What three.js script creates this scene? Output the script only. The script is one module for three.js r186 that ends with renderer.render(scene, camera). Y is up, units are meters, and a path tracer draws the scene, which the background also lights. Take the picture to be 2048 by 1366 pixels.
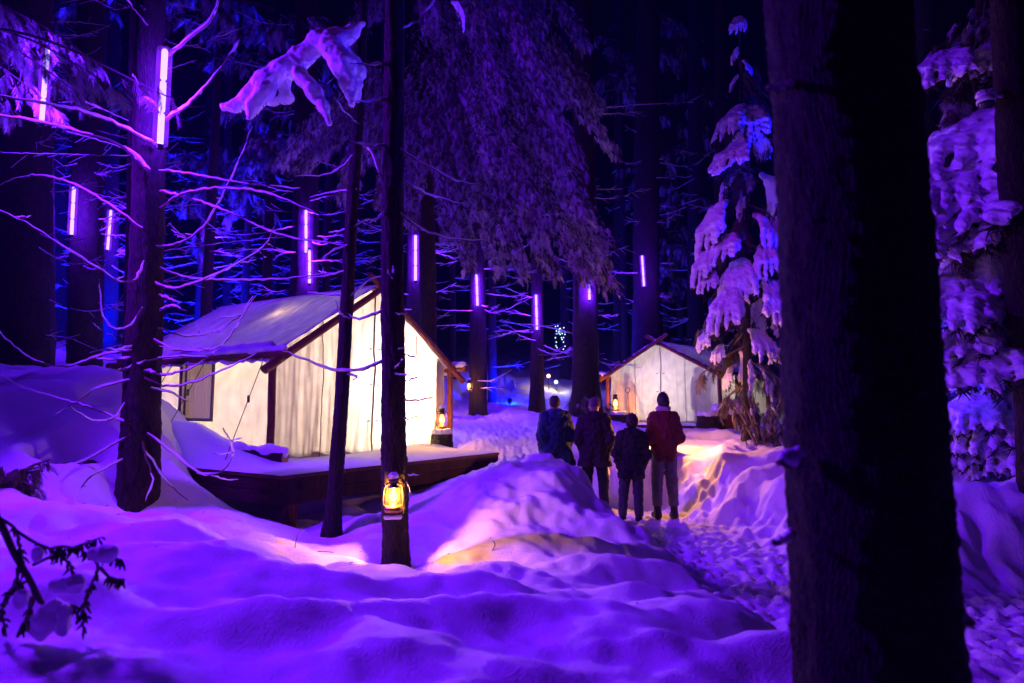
import * as THREE from 'three';
import { createNoise2D, createNoise3D } from 'simplex-noise';
import { mergeGeometries } from 'three/addons/utils/BufferGeometryUtils.js';

// ---------------------------------------------------------------- camera, sky, moon, exposure
const F = 1280, CX = 1024, CY = 683, EYE = 1.6;           // focal length and centre in pixels of a 2048 x 1366 frame
const PITCH = Math.atan(129 / F);
const scene = new THREE.Scene();
const camera = new THREE.PerspectiveCamera(2 * Math.atan(683 / F) * 180 / Math.PI, 2048 / 1366, 0.1, 400);
camera.position.set(0, EYE, 0);
camera.rotation.x = PITCH;
camera.focus = 8.8;
camera.userData.fStop = 1.4;
const renderer = new THREE.WebGLRenderer({ antialias: true });
renderer.toneMapping = THREE.LinearToneMapping;
renderer.toneMappingExposure = 1.0;
renderer.shadowMap.enabled = true;

const skyData = new Float32Array(64 * 32 * 4);
for (let i = 0; i < 64 * 32; i++) skyData.set([0.0002, 0.00015, 0.0014, 1], i * 4);
const sky = new THREE.DataTexture(skyData, 64, 32, THREE.RGBAFormat, THREE.FloatType);
sky.mapping = THREE.EquirectangularReflectionMapping; sky.needsUpdate = true;
scene.background = sky; scene.environment = sky;
const moon = new THREE.DirectionalLight(0x8090ff, 0.008);
moon.position.set(-20, 40, 10); moon.castShadow = true;
Object.assign(moon.shadow.camera, { left: -30, right: 30, top: 30, bottom: -30, far: 120 });
scene.add(moon);
scene.fog = new THREE.FogExp2(new THREE.Color().setRGB(0.40, 0.42, 1.0), 0.0006);

// strengths of the lamps (candela) and their colours
const LED_LIGHT = new THREE.Color().setRGB(0.10, 0.004, 1.0), LED_CD = 9;
const BLUE_LIGHT = new THREE.Color().setRGB(0.0, 0.004, 1.0), BLUE_CD = 260;
const WARM_LIGHT = new THREE.Color().setRGB(1.0, 0.40, 0.08), WARM_CD = 2.6;
const TENT_LIGHT = new THREE.Color().setRGB(1.0, 0.84, 0.76);
const WARM_TENT = new THREE.Color().setRGB(1.0, 0.62, 0.26);
const VIOLET = new THREE.Color().setRGB(0.155, 0.006, 1.0), MAGENTA = new THREE.Color().setRGB(0.5, 0.006, 0.85);

// ---------------------------------------------------------------- helpers
function rngOf(seed) { let a = seed >>> 0; return () => { a = (a + 0x6D2B79F5) >>> 0; let t = a; t = Math.imul(t ^ (t >>> 15), t | 1); t ^= t + Math.imul(t ^ (t >>> 7), t | 61); return ((t ^ (t >>> 14)) >>> 0) / 4294967296; }; }
const n2 = createNoise2D(rngOf(11)), n3 = createNoise3D(rngOf(12)), n2b = createNoise2D(rngOf(13));
const V = (x, y, z) => new THREE.Vector3(x, y, z);
const lerp = (a, b, t) => a + (b - a) * t;
const clamp = (x, a = 0, b = 1) => Math.min(b, Math.max(a, x));
const sstep = (a, b, x) => { const t = clamp((x - a) / (b - a)); return t * t * (3 - 2 * t); };
// a point of the place from where it appears in the photograph and how far away it stands (metres along the ground)
function at(px, py, d) {
  const vx = (px - CX) / F, vy = -(py - CY) / F, c = Math.cos(PITCH), s = Math.sin(PITCH);
  const y = vy * c + s, f = c - vy * s;
  return V(vx * d / f, EYE + y * d / f, -d);
}
const taken = {};
function numbered(n) { const k = taken[n] = (taken[n] ?? -1) + 1; return k ? `${n}_${String(k).padStart(3, '0')}` : n; }
function tag(o, label, category, group) { o.userData.label = label; o.userData.category = category; if (group) o.userData.group = group; return o; }
function thing(name, label, category, pos, turn = 0, group) {
  const o = new THREE.Group(); o.name = numbered(name); scene.add(o);
  if (pos) o.position.copy(pos); o.rotation.y = turn;
  return tag(o, label, category, group);
}
function part(name, geo, mat, parent) { const m = new THREE.Mesh(geo, mat); m.name = name; parent.add(m); return m; }

class MB {                                                   // collects triangles with normals and uv in metres
  constructor() { this.p = []; this.n = []; this.u = []; this.i = []; }
  v(x, y, z, nx, ny, nz, u, w) { this.p.push(x, y, z); this.n.push(nx, ny, nz); this.u.push(u, w); return this.p.length / 3 - 1; }
  // swept tube; rad(t, angle) or a list of radii
  tube(pts, rad, seg = 8, o = {}) {
    const N = pts.length, up = V(0, 1, 0); let prevN = null, len = 0; const b0 = this.p.length / 3;
    const rof = typeof rad === 'function' ? rad : (t) => { const x = t * (rad.length - 1), k = Math.min(rad.length - 2, Math.floor(x)); return rad.length === 1 ? rad[0] : lerp(rad[k], rad[k + 1], x - k); };
    const T = V(), Nn = V(), B = V();
    for (let k = 0; k < N; k++) {
      T.copy(pts[Math.min(N - 1, k + 1)]).sub(pts[Math.max(0, k - 1)]).normalize();
      if (!prevN) { Nn.copy(Math.abs(T.y) > 0.9 ? V(1, 0, 0) : up).addScaledVector(T, -Nn.copy(Math.abs(T.y) > 0.9 ? V(1, 0, 0) : up).dot(T)).normalize(); prevN = Nn.clone(); }
      else { Nn.copy(prevN).addScaledVector(T, -prevN.dot(T)).normalize(); prevN.copy(Nn); }
      B.crossVectors(T, Nn);
      if (k) len += pts[k].distanceTo(pts[k - 1]);
      for (let s = 0; s <= seg; s++) {
        const a = (s % seg) / seg * Math.PI * 2, c = Math.cos(a), q = Math.sin(a), t = N > 1 ? k / (N - 1) : 0, r = rof(t, a);
        const dx = Nn.x * c + B.x * q, dy = Nn.y * c + B.y * q, dz = Nn.z * c + B.z * q;
        this.v(pts[k].x + dx * r, pts[k].y + dy * r + (o.lift ? o.lift(t) : 0), pts[k].z + dz * r, dx, dy, dz, s / seg * (o.circ ?? 6.283 * (rof(0.3, 0))), len);
      }
    }
    for (let k = 0; k < N - 1; k++) for (let s = 0; s < seg; s++) { const a = b0 + k * (seg + 1) + s, b = a + seg + 1; this.i.push(a, a + 1, b, a + 1, b + 1, b); }
    if (o.caps !== false) for (const [k, sg] of [[0, -1], [N - 1, 1]]) {
      T.copy(pts[Math.min(N - 1, k + 1)]).sub(pts[Math.max(0, k - 1)]).normalize().multiplyScalar(sg);
      const c = this.v(pts[k].x, pts[k].y + (o.lift ? o.lift(k ? 1 : 0) : 0), pts[k].z, T.x, T.y, T.z, 0, 0), ring = [];
      for (let s = 0; s <= seg; s++) { const j = (b0 + k * (seg + 1) + s); ring.push(this.v(this.p[j * 3], this.p[j * 3 + 1], this.p[j * 3 + 2], T.x, T.y, T.z, this.p[j * 3] * 0.7, this.p[j * 3 + 1])); }
      for (let s = 0; s < seg; s++) sg > 0 ? this.i.push(c, ring[s], ring[s + 1]) : this.i.push(c, ring[s + 1], ring[s]);
    }
    return this;
  }
  geo(smooth) {
    const g = new THREE.BufferGeometry();
    g.setAttribute('position', new THREE.Float32BufferAttribute(this.p, 3));
    g.setAttribute('normal', new THREE.Float32BufferAttribute(this.n, 3));
    g.setAttribute('uv', new THREE.Float32BufferAttribute(this.u, 2));
    g.setIndex(this.i);
    if (smooth) g.computeVertexNormals();
    return g;
  }
}
function curve(list, n) { const c = new THREE.CatmullRomCurve3(list, false, 'centripetal'); return c.getPoints(n); }
// box with small chamfers, base corner to corner, uv in metres along its longest side
function plank(w, h, d, ch = 0.006) {
  const s = new THREE.Shape(), x = w / 2 - ch, y = h / 2 - ch;
  s.moveTo(-x, -y - ch); s.lineTo(x, -y - ch); s.lineTo(x + ch, -y); s.lineTo(x + ch, y); s.lineTo(x, y + ch); s.lineTo(-x, y + ch); s.lineTo(-x - ch, y); s.lineTo(-x - ch, -y); s.closePath();
  const g = new THREE.ExtrudeGeometry(s, { depth: d - 2 * ch, bevelEnabled: false }); g.translate(0, 0, -d / 2 + ch); return g;
}
function lathe(prof, seg = 20) { return new THREE.LatheGeometry(prof.map(([r, y]) => new THREE.Vector2(Math.max(r, 1e-4), y)), seg); }
// naive surface nets of a distance field (negative inside)
function netMesh(f, lo, hi, h) {
  const nx = Math.ceil((hi[0] - lo[0]) / h) + 1, ny = Math.ceil((hi[1] - lo[1]) / h) + 1, nz = Math.ceil((hi[2] - lo[2]) / h) + 1;
  const G = new Float32Array(nx * ny * nz), id = (x, y, z) => (z * ny + y) * nx + x;
  for (let z = 0; z < nz; z++) for (let y = 0; y < ny; y++) for (let x = 0; x < nx; x++) G[id(x, y, z)] = f(lo[0] + x * h, lo[1] + y * h, lo[2] + z * h);
  const I = new Int32Array(nx * ny * nz).fill(-1), P = [], idx = [];
  for (let z = 0; z < nz - 1; z++) for (let y = 0; y < ny - 1; y++) for (let x = 0; x < nx - 1; x++) {
    let c = 0, sx = 0, sy = 0, sz = 0;
    const g = (a, b, q) => G[id(x + a, y + b, z + q)];
    const e = (a, b, q, A, B, Q) => { const p = g(a, b, q), r = g(A, B, Q); if (p < 0 !== r < 0) { const t = p / (p - r); sx += a + (A - a) * t; sy += b + (B - b) * t; sz += q + (Q - q) * t; c++; } };
    e(0,0,0,1,0,0); e(0,1,0,1,1,0); e(0,0,1,1,0,1); e(0,1,1,1,1,1);
    e(0,0,0,0,1,0); e(1,0,0,1,1,0); e(0,0,1,0,1,1); e(1,0,1,1,1,1);
    e(0,0,0,0,0,1); e(1,0,0,1,0,1); e(0,1,0,0,1,1); e(1,1,0,1,1,1);
    if (c) { I[id(x, y, z)] = P.length / 3; P.push(lo[0] + (x + sx / c) * h, lo[1] + (y + sy / c) * h, lo[2] + (z + sz / c) * h); }
  }
  const quad = (a, b, c, d, flip) => flip ? idx.push(a, c, b, a, d, c) : idx.push(a, b, c, a, c, d);
  for (let z = 1; z < nz - 1; z++) for (let y = 1; y < ny - 1; y++) for (let x = 1; x < nx - 1; x++) {
    const s = G[id(x, y, z)] < 0;
    if (s !== G[id(x + 1, y, z)] < 0) quad(I[id(x, y - 1, z - 1)], I[id(x, y, z - 1)], I[id(x, y, z)], I[id(x, y - 1, z)], !s);
    if (s !== G[id(x, y + 1, z)] < 0) quad(I[id(x - 1, y, z - 1)], I[id(x - 1, y, z)], I[id(x, y, z)], I[id(x, y, z - 1)], !s);
    if (s !== G[id(x, y, z + 1)] < 0) quad(I[id(x - 1, y - 1, z)], I[id(x, y - 1, z)], I[id(x, y, z)], I[id(x - 1, y, z)], !s);
  }
  const Nn = new Float32Array(P.length), U = new Float32Array(P.length / 3 * 2), q = h * 0.6;
  for (let k = 0; k < P.length; k += 3) {
    const [x, y, z] = [P[k], P[k + 1], P[k + 2]];
    let a = f(x + q, y, z) - f(x - q, y, z), b = f(x, y + q, z) - f(x, y - q, z), c = f(x, y, z + q) - f(x, y, z - q);
    const l = Math.hypot(a, b, c) || 1; Nn[k] = a / l; Nn[k + 1] = b / l; Nn[k + 2] = c / l;
    U[k / 3 * 2] = x + z * 0.37; U[k / 3 * 2 + 1] = y + z * 0.53;
  }
  const geo = new THREE.BufferGeometry();
  geo.setAttribute('position', new THREE.Float32BufferAttribute(P, 3)); geo.setAttribute('normal', new THREE.BufferAttribute(Nn, 3)); geo.setAttribute('uv', new THREE.BufferAttribute(U, 2));
  geo.setIndex(idx); return geo;
}
const smin = (a, b, k) => { const h = Math.max(k - Math.abs(a - b), 0) / k; return Math.min(a, b) - h * h * k * 0.25; };
// tapered capsules [ax, ay, az, bx, by, bz, ra, rb]
function capsules(list, k = 0.04) {
  return (x, y, z) => {
    let r = 1e3;
    for (const c of list) {
      const bx = c[3] - c[0], by = c[4] - c[1], bz = c[5] - c[2], px = x - c[0], py = y - c[1], pz = z - c[2];
      const t = clamp((px * bx + py * by + pz * bz) / (bx * bx + by * by + bz * bz + 1e-9));
      const d = Math.hypot(px - bx * t, py - by * t, pz - bz * t) - (c[6] + (c[7] - c[6]) * t);
      r = r > 100 ? d : smin(r, d, k);
    }
    return r;
  };
}
function boundsOf(list, pad) { const lo = [1e9, 1e9, 1e9], hi = [-1e9, -1e9, -1e9]; for (const c of list) for (let a = 0; a < 3; a++) { const r = Math.max(c[6], c[7]) + pad; lo[a] = Math.min(lo[a], c[a] - r, c[a + 3] - r); hi[a] = Math.max(hi[a], c[a] + r, c[a + 3] + r); } return [lo, hi]; }

// ---------------------------------------------------------------- textures and materials
function tex(w, h, fn, srgb = false) {
  const d = new Uint8Array(w * h * 4);
  for (let y = 0; y < h; y++) for (let x = 0; x < w; x++) { const c = fn(x / w, y / h); const k = (y * w + x) * 4; if (c.length) { d[k] = clamp(c[0]) * 255; d[k + 1] = clamp(c[1]) * 255; d[k + 2] = clamp(c[2]) * 255; } else d[k] = d[k + 1] = d[k + 2] = 0; d[k + 3] = 255; }
  const t = new THREE.DataTexture(d, w, h); t.wrapS = t.wrapT = THREE.RepeatWrapping; t.magFilter = THREE.LinearFilter; t.minFilter = THREE.LinearMipmapLinearFilter; t.generateMipmaps = true;
  if (srgb) t.colorSpace = THREE.SRGBColorSpace; t.needsUpdate = true; return t;
}
// noise that tiles over the unit square
function tn(u, v, fx, fy, o = 0) { const a = u * 2 * Math.PI, b = v * 2 * Math.PI; return n3(Math.cos(a) * fx / 6.28 + o, Math.sin(a) * fx / 6.28 + Math.cos(b) * fy / 6.28, Math.sin(b) * fy / 6.28 - o); }
const g3 = (x) => [x, x, x];
const snowBump = tex(512, 512, (u, v) => g3(0.5 + 0.22 * tn(u, v, 24, 24) + 0.16 * tn(u, v, 60, 60, 3) + 0.12 * tn(u, v, 140, 140, 7)));
const barkBump = tex(512, 512, (u, v) => { const w = 0.006 * tn(u, v, 9, 22, 2), r = Math.abs(tn(u + w, v, 34, 7, 5)), q = Math.abs(tn(u - w, v, 30, 15, 8)); return g3(clamp(0.15 + 0.75 * Math.pow(r, 0.5) * Math.pow(0.3 + q, 0.35) + 0.18 * tn(u, v, 80, 60, 9))); });
const barkMap = tex(512, 512, (u, v) => { const r = Math.abs(tn(u + 0.006 * tn(u, v, 9, 22, 2), v, 34, 7, 5)), m = 0.5 + 0.5 * tn(u, v, 7, 5, 1), k = 0.55 + 0.6 * r + 0.25 * m; return [k * 0.62, k * 0.52, k * 0.46]; }, true);
const woodBump = tex(256, 512, (u, v) => g3(0.5 + 0.3 * tn(u, v, 60, 4, 4) + 0.2 * tn(u, v, 20, 2, 1)));
const woodMap = tex(256, 512, (u, v) => { const k = 0.72 + 0.2 * tn(u, v, 50, 3, 4) + 0.14 * tn(u, v, 9, 3, 8); return [k * 0.75, k * 0.52, k * 0.38]; }, true);
const clothBump = tex(256, 256, (u, v) => g3(0.5 + 0.2 * Math.sin(u * 2 * Math.PI * 96) * Math.sin(v * 2 * Math.PI * 96) + 0.25 * tn(u, v, 9, 9)));
const canvasMap = tex(512, 512, (u, v) => { const k = 0.93 + 0.05 * tn(u, v, 6, 6, 2) + 0.03 * tn(u, v, 60, 60, 3) - 0.07 * Math.max(0, tn(u, v, 12, 4, 9) - 0.35); return [k, k * 0.99, k * 0.975]; }, true);
const rep = (t, x, y = x) => { const c = t.clone(); c.repeat.set(x, y); c.needsUpdate = true; return c; };
const lin = (r, g, b) => new THREE.Color().setRGB(r, g, b);
const std = (c, rough, o = {}) => new THREE.MeshStandardMaterial({ color: c, roughness: rough, ...o });
const M = {
  snow: std(lin(0.84, 0.85, 0.87), 0.75, { bumpMap: rep(snowBump, 2.3), bumpScale: 0.007 }),
  snowSoft: std(lin(0.84, 0.85, 0.87), 0.8, { bumpMap: rep(snowBump, 3), bumpScale: 0.006 }),
  bark: std(lin(0.09, 0.072, 0.062), 0.95, { map: rep(barkMap, 1.2, 0.8), bumpMap: rep(barkBump, 1.2, 0.8), bumpScale: 0.03 }),
  barkDark: std(lin(0.03, 0.025, 0.022), 0.95, { map: rep(barkMap, 1.5, 1), bumpMap: rep(barkBump, 1.5, 1), bumpScale: 0.02 }),
  twig: std(lin(0.1, 0.075, 0.06), 0.9),
  needle: std(lin(1, 1, 1), 0.85, { side: THREE.DoubleSide }),
  needleDark: std(lin(0.035, 0.05, 0.03), 0.85, { side: THREE.DoubleSide }),
  wood: std(lin(0.5, 0.42, 0.36), 0.8, { map: rep(woodMap, 1, 1), bumpMap: rep(woodBump, 2, 1), bumpScale: 0.004 }),
  log: std(lin(0.62, 0.34, 0.24), 0.7, { map: rep(woodMap, 2, 1), bumpMap: rep(woodBump, 2, 1), bumpScale: 0.006 }),
  endGrain: std(lin(0.42, 0.25, 0.14), 0.85),
  darkWood: std(lin(0.16, 0.1, 0.075), 0.85, { map: rep(woodMap, 1, 1), bumpMap: rep(woodBump, 2, 1), bumpScale: 0.004 }),
  canvas: new THREE.MeshPhysicalMaterial({ color: lin(0.64, 0.62, 0.60), map: rep(canvasMap, 0.5), roughness: 1, transmission: 0.6, thickness: 0, side: THREE.DoubleSide, bumpMap: rep(clothBump, 4), bumpScale: 0.001 }),
  curtain: new THREE.MeshPhysicalMaterial({ color: lin(0.44, 0.37, 0.32), roughness: 1, transmission: 0.45, thickness: 0, side: THREE.DoubleSide }),
  roof: new THREE.MeshPhysicalMaterial({ color: lin(0.74, 0.72, 0.70), map: rep(canvasMap, 0.5), roughness: 1, transmission: 0.05, thickness: 0, side: THREE.DoubleSide }),
  mat: std(lin(0.05, 0.035, 0.028), 0.95, { bumpMap: rep(clothBump, 8), bumpScale: 0.003 }),  // cloth of the dark floor added inside the tents
  seam: std(lin(0.12, 0.09, 0.1), 0.9), rope: std(lin(0.08, 0.06, 0.06), 0.9),
  metal: std(lin(0.05, 0.045, 0.045), 0.45, { metalness: 0.8 }), brass: std(lin(0.5, 0.32, 0.1), 0.35, { metalness: 0.9 }),
  plastic: std(lin(0.02, 0.02, 0.022), 0.4), white: std(lin(0.7, 0.7, 0.7), 0.4),
  globe: new THREE.MeshPhysicalMaterial({ color: lin(1, 0.86, 0.6), roughness: 0.05, transmission: 1, thickness: 0 }),
};
const glow = (r, g, b) => { const m = std(lin(0, 0, 0), 1); m.emissive.setRGB(r, g, b); m.emissiveIntensity = 1; return m; };
M.led = glow(1.7, 1.05, 6); M.sleeve = glow(0.25, 0.02, 1.0); M.sleeve.transparent = true; M.sleeve.opacity = 0.34; M.flame = glow(5, 3.2, 1.3); M.bulb = glow(6, 4.6, 3.2); M.blueLamp = glow(0.5, 0.9, 5); M.coolBulb = glow(1.6, 2.6, 3.2); M.warmBulb = glow(4.5, 2.2, 1.2);  // sleeve: see-through glowing skin, a halo painted round the light tubes
// ---------------------------------------------------------------- the snow-covered ground
const groundPts = [];
const gp = (px, py, d) => { const p = at(px, py, d); groundPts.push([p.x, d, p.y]); };
for (const a of [[0,1045,4.6],[150,1078,4.6],[300,1066,4.55],[400,1095,4.45],[550,1138,4.3],[700,1152,4.2],[850,1165,4.15],[1000,1180,4.1],
  [0,1366,2.5],[500,1366,2.6],[1000,1366,2.7],[1500,1366,2.9],[500,1230,3.4],[1000,1260,3.4],[1400,1250,3.7],[200,1200,3.4],
  [450,1055,6.4],[280,1050,7.3],[620,1085,7.2],[700,1100,6.6],[790,1130,6.2],[850,1120,6.3],[560,1062,8.4],[430,1015,8.0],[480,1035,7.6],[900,990,8.8],[820,1005,8.4],
  [1000,1050,6.6],[1000,1120,5.9],[950,1150,5.2],[1100,1080,6.1],[1100,1150,5.2],[1150,1000,7.2],[1060,920,7.9],[1000,930,8.1],[960,948,8.2],[1120,945,7.8],[1200,1000,7.4],[1300,1060,6.7],[1420,1130,5.9],[1540,1200,5.2],
  [980,880,14.5],[1040,890,11.5],[1000,842,17],[1100,832,17],[1000,820,20],[900,802,20],[1440,880,11.5],[1500,900,10.3],[1560,925,9],[1400,905,10.6],[1290,892,11],[1450,862,14],[1330,866,18.5],[1200,852,16],
  [1950,985,6.4],[2048,975,6.4],[1900,985,7],[0,760,10],[150,742,9.6],[250,745,9.8],[60,850,8.6],[140,905,8],[60,950,7.3],[0,1000,6.2],[200,1020,6.9],[360,940,8.5],[380,985,8.0],[340,880,9.1]]) gp(...a);
for (const a of [[-3.7,8.95,-0.05],[-4.25,9.25,0.1],[-3,9,-0.05],[-4.9,10.2,0.5],[-3,10.5,0.3],[-1.5,11,0.2],[0.05,12.4,0.5],[-0.7,12.0,0.3],[-2,9.4,0.05],[-1,10.2,0.3],[-4,13,0.5],[-15,12,3],[-20,25,4.5],[0,30,3.0],[10,30,2.5],[20,15,1.6],[20,30,3],[0,50,6],[-20,50,8],[20,50,6],[0,0,0.25],[-6,2,0.7],[-10,5,1.3],[6,-2,0.3],[0,-10,0.3],[-12,-8,0.8],[12,-8,0.5],[10,9,0.95],[7,20,1.0],[4.5,21,0.85]]) groundPts.push(a);
const tps = (() => {                                          // thin-plate spline through those points
  const N = groundPts.length, S = N + 3, A = [];
  const ph = (r2) => r2 < 1e-9 ? 0 : 0.5 * r2 * Math.log(r2);
  for (let i = 0; i < S; i++) A.push(new Float64Array(S + 1));
  for (let i = 0; i < N; i++) {
    for (let j = 0; j < N; j++) A[i][j] = ph((groundPts[i][0] - groundPts[j][0]) ** 2 + (groundPts[i][1] - groundPts[j][1]) ** 2);
    A[i][i] += 0.02; const q = [1, groundPts[i][0], groundPts[i][1]];
    for (let k = 0; k < 3; k++) { A[i][N + k] = q[k]; A[N + k][i] = q[k]; }
    A[i][S] = groundPts[i][2];
  }
  for (let c = 0; c < S; c++) {
    let m = c; for (let r = c + 1; r < S; r++) if (Math.abs(A[r][c]) > Math.abs(A[m][c])) m = r;
    [A[c], A[m]] = [A[m], A[c]];
    for (let r = c + 1; r < S; r++) { const f = A[r][c] / A[c][c]; if (f) for (let k = c; k <= S; k++) A[r][k] -= f * A[c][k]; }
  }
  const w = new Float64Array(S);
  for (let r = S - 1; r >= 0; r--) { let s = A[r][S]; for (let k = r + 1; k < S; k++) s -= A[r][k] * w[k]; w[r] = s / A[r][r]; }
  return (x, d) => { let s = w[N] + w[N + 1] * x + w[N + 2] * d; for (let i = 0; i < N; i++) s += w[i] * ph((x - groundPts[i][0]) ** 2 + (d - groundPts[i][1]) ** 2); return s; };
})();
// trodden paths: polylines of x, distance, half width, height
const paths = [
  [[3.6, -3, 1.3, -0.1], [3.3, 1.5, 1.2, -0.12], [3.05, 3.6, 1.1, -0.12], [2.75, 5.2, 0.78, -0.1], [2.35, 7, 0.72, -0.03], [1.95, 8.5, 0.8, 0.02], [1.5, 9.4, 0.85, 0.03], [0.7, 9.8, 0.7, 0.06], [0.15, 10.6, 0.55, 0.3], [-0.05, 12, 0.6, 0.72], [-0.4, 15, 0.7, 0.98], [-1.2, 20, 0.8, 1.35], [-1, 28, 0.9, 2.4]],
  [[3.1, 3.6, 1.1, -0.12], [4.2, 5.1, 0.95, -0.1], [6.5, 5.0, 0.9, -0.05], [12, 4.4, 1, 0.2]],
];
function pathAt(x, d) {
  let best = 1e9, y = 0;
  for (const P of paths) for (let k = 0; k < P.length - 1; k++) {
    const a = P[k], b = P[k + 1], bx = b[0] - a[0], bd = b[1] - a[1], t = clamp(((x - a[0]) * bx + (d - a[1]) * bd) / (bx * bx + bd * bd));
    const e = Math.hypot(x - a[0] - bx * t, d - a[1] - bd * t) - lerp(a[2], b[2], t);
    if (e < best) { best = e; y = lerp(a[3], b[3], t); }
  }
  return [best, y];
}
const wells = [[794, 1132, 6.2, 0.3, 0.1], [663, 1054, 7.6, 0.22, 0.07], [272, 1058, 7.8, 0.5, 0.16], [140, 905, 8.0, 0.36, 0.42]].map(([px, py, d, r, h]) => [at(px, py, d).x, -d, r, h]);                                             // hollows round tree stems: x, z, radius, depth
const heaps = [];
function groundY(x, z) {
  const d = -z;
  let y = clamp(tps(x, d), -0.3, 12);
  const near = 1 - sstep(14, 24, Math.hypot(x, d - 6));
  const soft = 0.07 * n2(x * 0.9, d * 1.2) + 0.02 * n2(x * 2.1 + 7, d * 2.7) + 0.07 * n2b(x * 0.55, d * 1.5);
  y += soft + 0.012 * near * n2(x * 4.7 + 3, d * 5.5);
  // clods shovelled on to the bank beside the path
  const bank = Math.exp(-(((x - 0.3) / 1.5) ** 2) - (((d - 7.4) / 1.4) ** 2));
  y += bank * (0.03 * Math.abs(n2(x * 2.6, d * 3.1)) + 0.009 * n2b(x * 6, d * 5) + 0.05 * Math.max(0, n2(x * 1.9 + 5, d * 1.9)));
  for (const h of heaps) { const q = ((x - h[0]) / h[2]) ** 2 + ((z - h[1]) / h[3]) ** 2; if (q < 6) y += h[4] * Math.exp(-q); }
  const [e0, py] = pathAt(x, d), e = e0 + 0.10 * n2(x * 1.7, d * 1.7) + 0.05 * n2b(x * 5, d * 5);
  if (e < 0.9) {
    const w = sstep(-0.02, x > 2.2 ? 0.8 : 0.5, e), rough = (1 - sstep(-0.1, 0.3, e)) * near;
    const tread = 0.042 * n2(x * 4.6, d * 6) + 0.034 * n2b(x * 8, d * 10.5) + 0.018 * Math.abs(n2(x * 13, d * 13)) - 0.03;
    y = lerp(Math.min(py, y + 0.05), y, w) + rough * tread + near * (1 - Math.abs(2 * w - 1)) * (0.035 * n2(x * 2.6, d * 2.6) + 0.012 * n2b(x * 9, d * 9));
  }
  for (const w of wells) { const r = Math.hypot(x - w[0], z - w[1]) / w[2]; if (r < 2.6) y -= w[3] * Math.exp(-r * r) - 0.25 * w[3] * Math.exp(-((r - 1.5) ** 2) * 4); }
  return y;
}
function axis(list) { const out = []; for (const [a, b, s0, s1] of list) { let x = a; while (x < b - 1e-6) { out.push(x); x += lerp(s0, s1, (x - a) / (b - a)); } } out.push(list.at(-1)[1]); return out; }
function buildGround() {
  const X = axis([[-60, -12, 3, 0.5], [-12, -7, 0.4, 0.09], [-7, -0.6, 0.07, 0.045], [-0.6, 4.6, 0.032, 0.032], [4.6, 8, 0.05, 0.12], [8, 14, 0.2, 0.5], [14, 60, 0.6, 4]]);
  const D = axis([[-14, 0.8, 1, 0.15], [0.8, 10.2, 0.045, 0.038], [10.2, 14, 0.045, 0.1], [14, 24, 0.12, 0.4], [24, 90, 0.5, 5]]);
  const nx = X.length, nd = D.length, P = new Float32Array(nx * nd * 3), U = new Float32Array(nx * nd * 2), I = [];
  for (let j = 0; j < nd; j++) for (let i = 0; i < nx; i++) { const k = j * nx + i; P.set([X[i], groundY(X[i], -D[j]), -D[j]], k * 3); U.set([X[i], D[j]], k * 2); }
  for (let j = 0; j < nd - 1; j++) for (let i = 0; i < nx - 1; i++) { const a = j * nx + i, b = a + 1, c = a + nx, e = c + 1; I.push(a, b, c, b, e, c); }
  const g = new THREE.BufferGeometry(); g.setAttribute('position', new THREE.BufferAttribute(P, 3)); g.setAttribute('uv', new THREE.BufferAttribute(U, 2)); g.setIndex(I); g.computeVertexNormals();
  const m = new THREE.Mesh(g, M.snow); m.name = 'snow_ground'; m.userData.kind = 'structure'; scene.add(m);
  console.log('ground', nx, nd);
}

buildGround();

// ---------------------------------------------------------------- tents and decks
function sheet(nu, nv, fn) {                                  // fn(u, v) -> [x, y, z]; uv in metres from the first two directions
  const P = [], U = [], I = [];
  for (let j = 0; j <= nv; j++) for (let i = 0; i <= nu; i++) { const p = fn(i / nu, j / nv); P.push(p[0], p[1], p[2]); U.push(p[3] ?? p[0], p[4] ?? p[1]); }
  for (let j = 0; j < nv; j++) for (let i = 0; i < nu; i++) { const a = j * (nu + 1) + i, b = a + 1, c = a + nu + 1, d = c + 1; I.push(a, b, d, a, d, c); }
  const g = new THREE.BufferGeometry(); g.setAttribute('position', new THREE.Float32BufferAttribute(P, 3)); g.setAttribute('uv', new THREE.Float32BufferAttribute(U, 2)); g.setIndex(I); g.computeVertexNormals(); return g;
}
const pole = (a, b, r0, r1 = r0, seg = 14) => new MB().tube(curve([a, a.clone().lerp(b, 0.35).add(V(0.006, 0.008, 0.004)), a.clone().lerp(b, 0.7).add(V(-0.005, -0.006, 0.003)), b], 14), (t, an) => lerp(r0, r1, t) * (1 + 0.05 * n2(an * 1.1, t * 6 + r0 * 90)), seg).geo();
function snowRoll(a, b, r, seed, parent, h = 0.028, flat = 0.6) {    // a roll of snow lying along a pole
  const L = [], n = 7; for (let k = 0; k < n; k++) { const p = a.clone().lerp(b, k / n), q = a.clone().lerp(b, (k + 1) / n), s = 0.75 + 0.4 * n2(k * 1.7, seed), e = 0.75 + 0.4 * n2((k + 1) * 1.7, seed); L.push([p.x, p.y, p.z, q.x, q.y, q.z, r * s, r * e]); }
  const f0 = capsules(L, 0.08), f = (x, y, z) => f0(x, y, z) + 0.012 * n3(x * 7, y * 7, z * 7 + seed);
  const [lo, hi] = boundsOf(L, 0.05); return part('snow', netMesh(f, lo, hi, h), M.snowSoft, parent);
}
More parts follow.
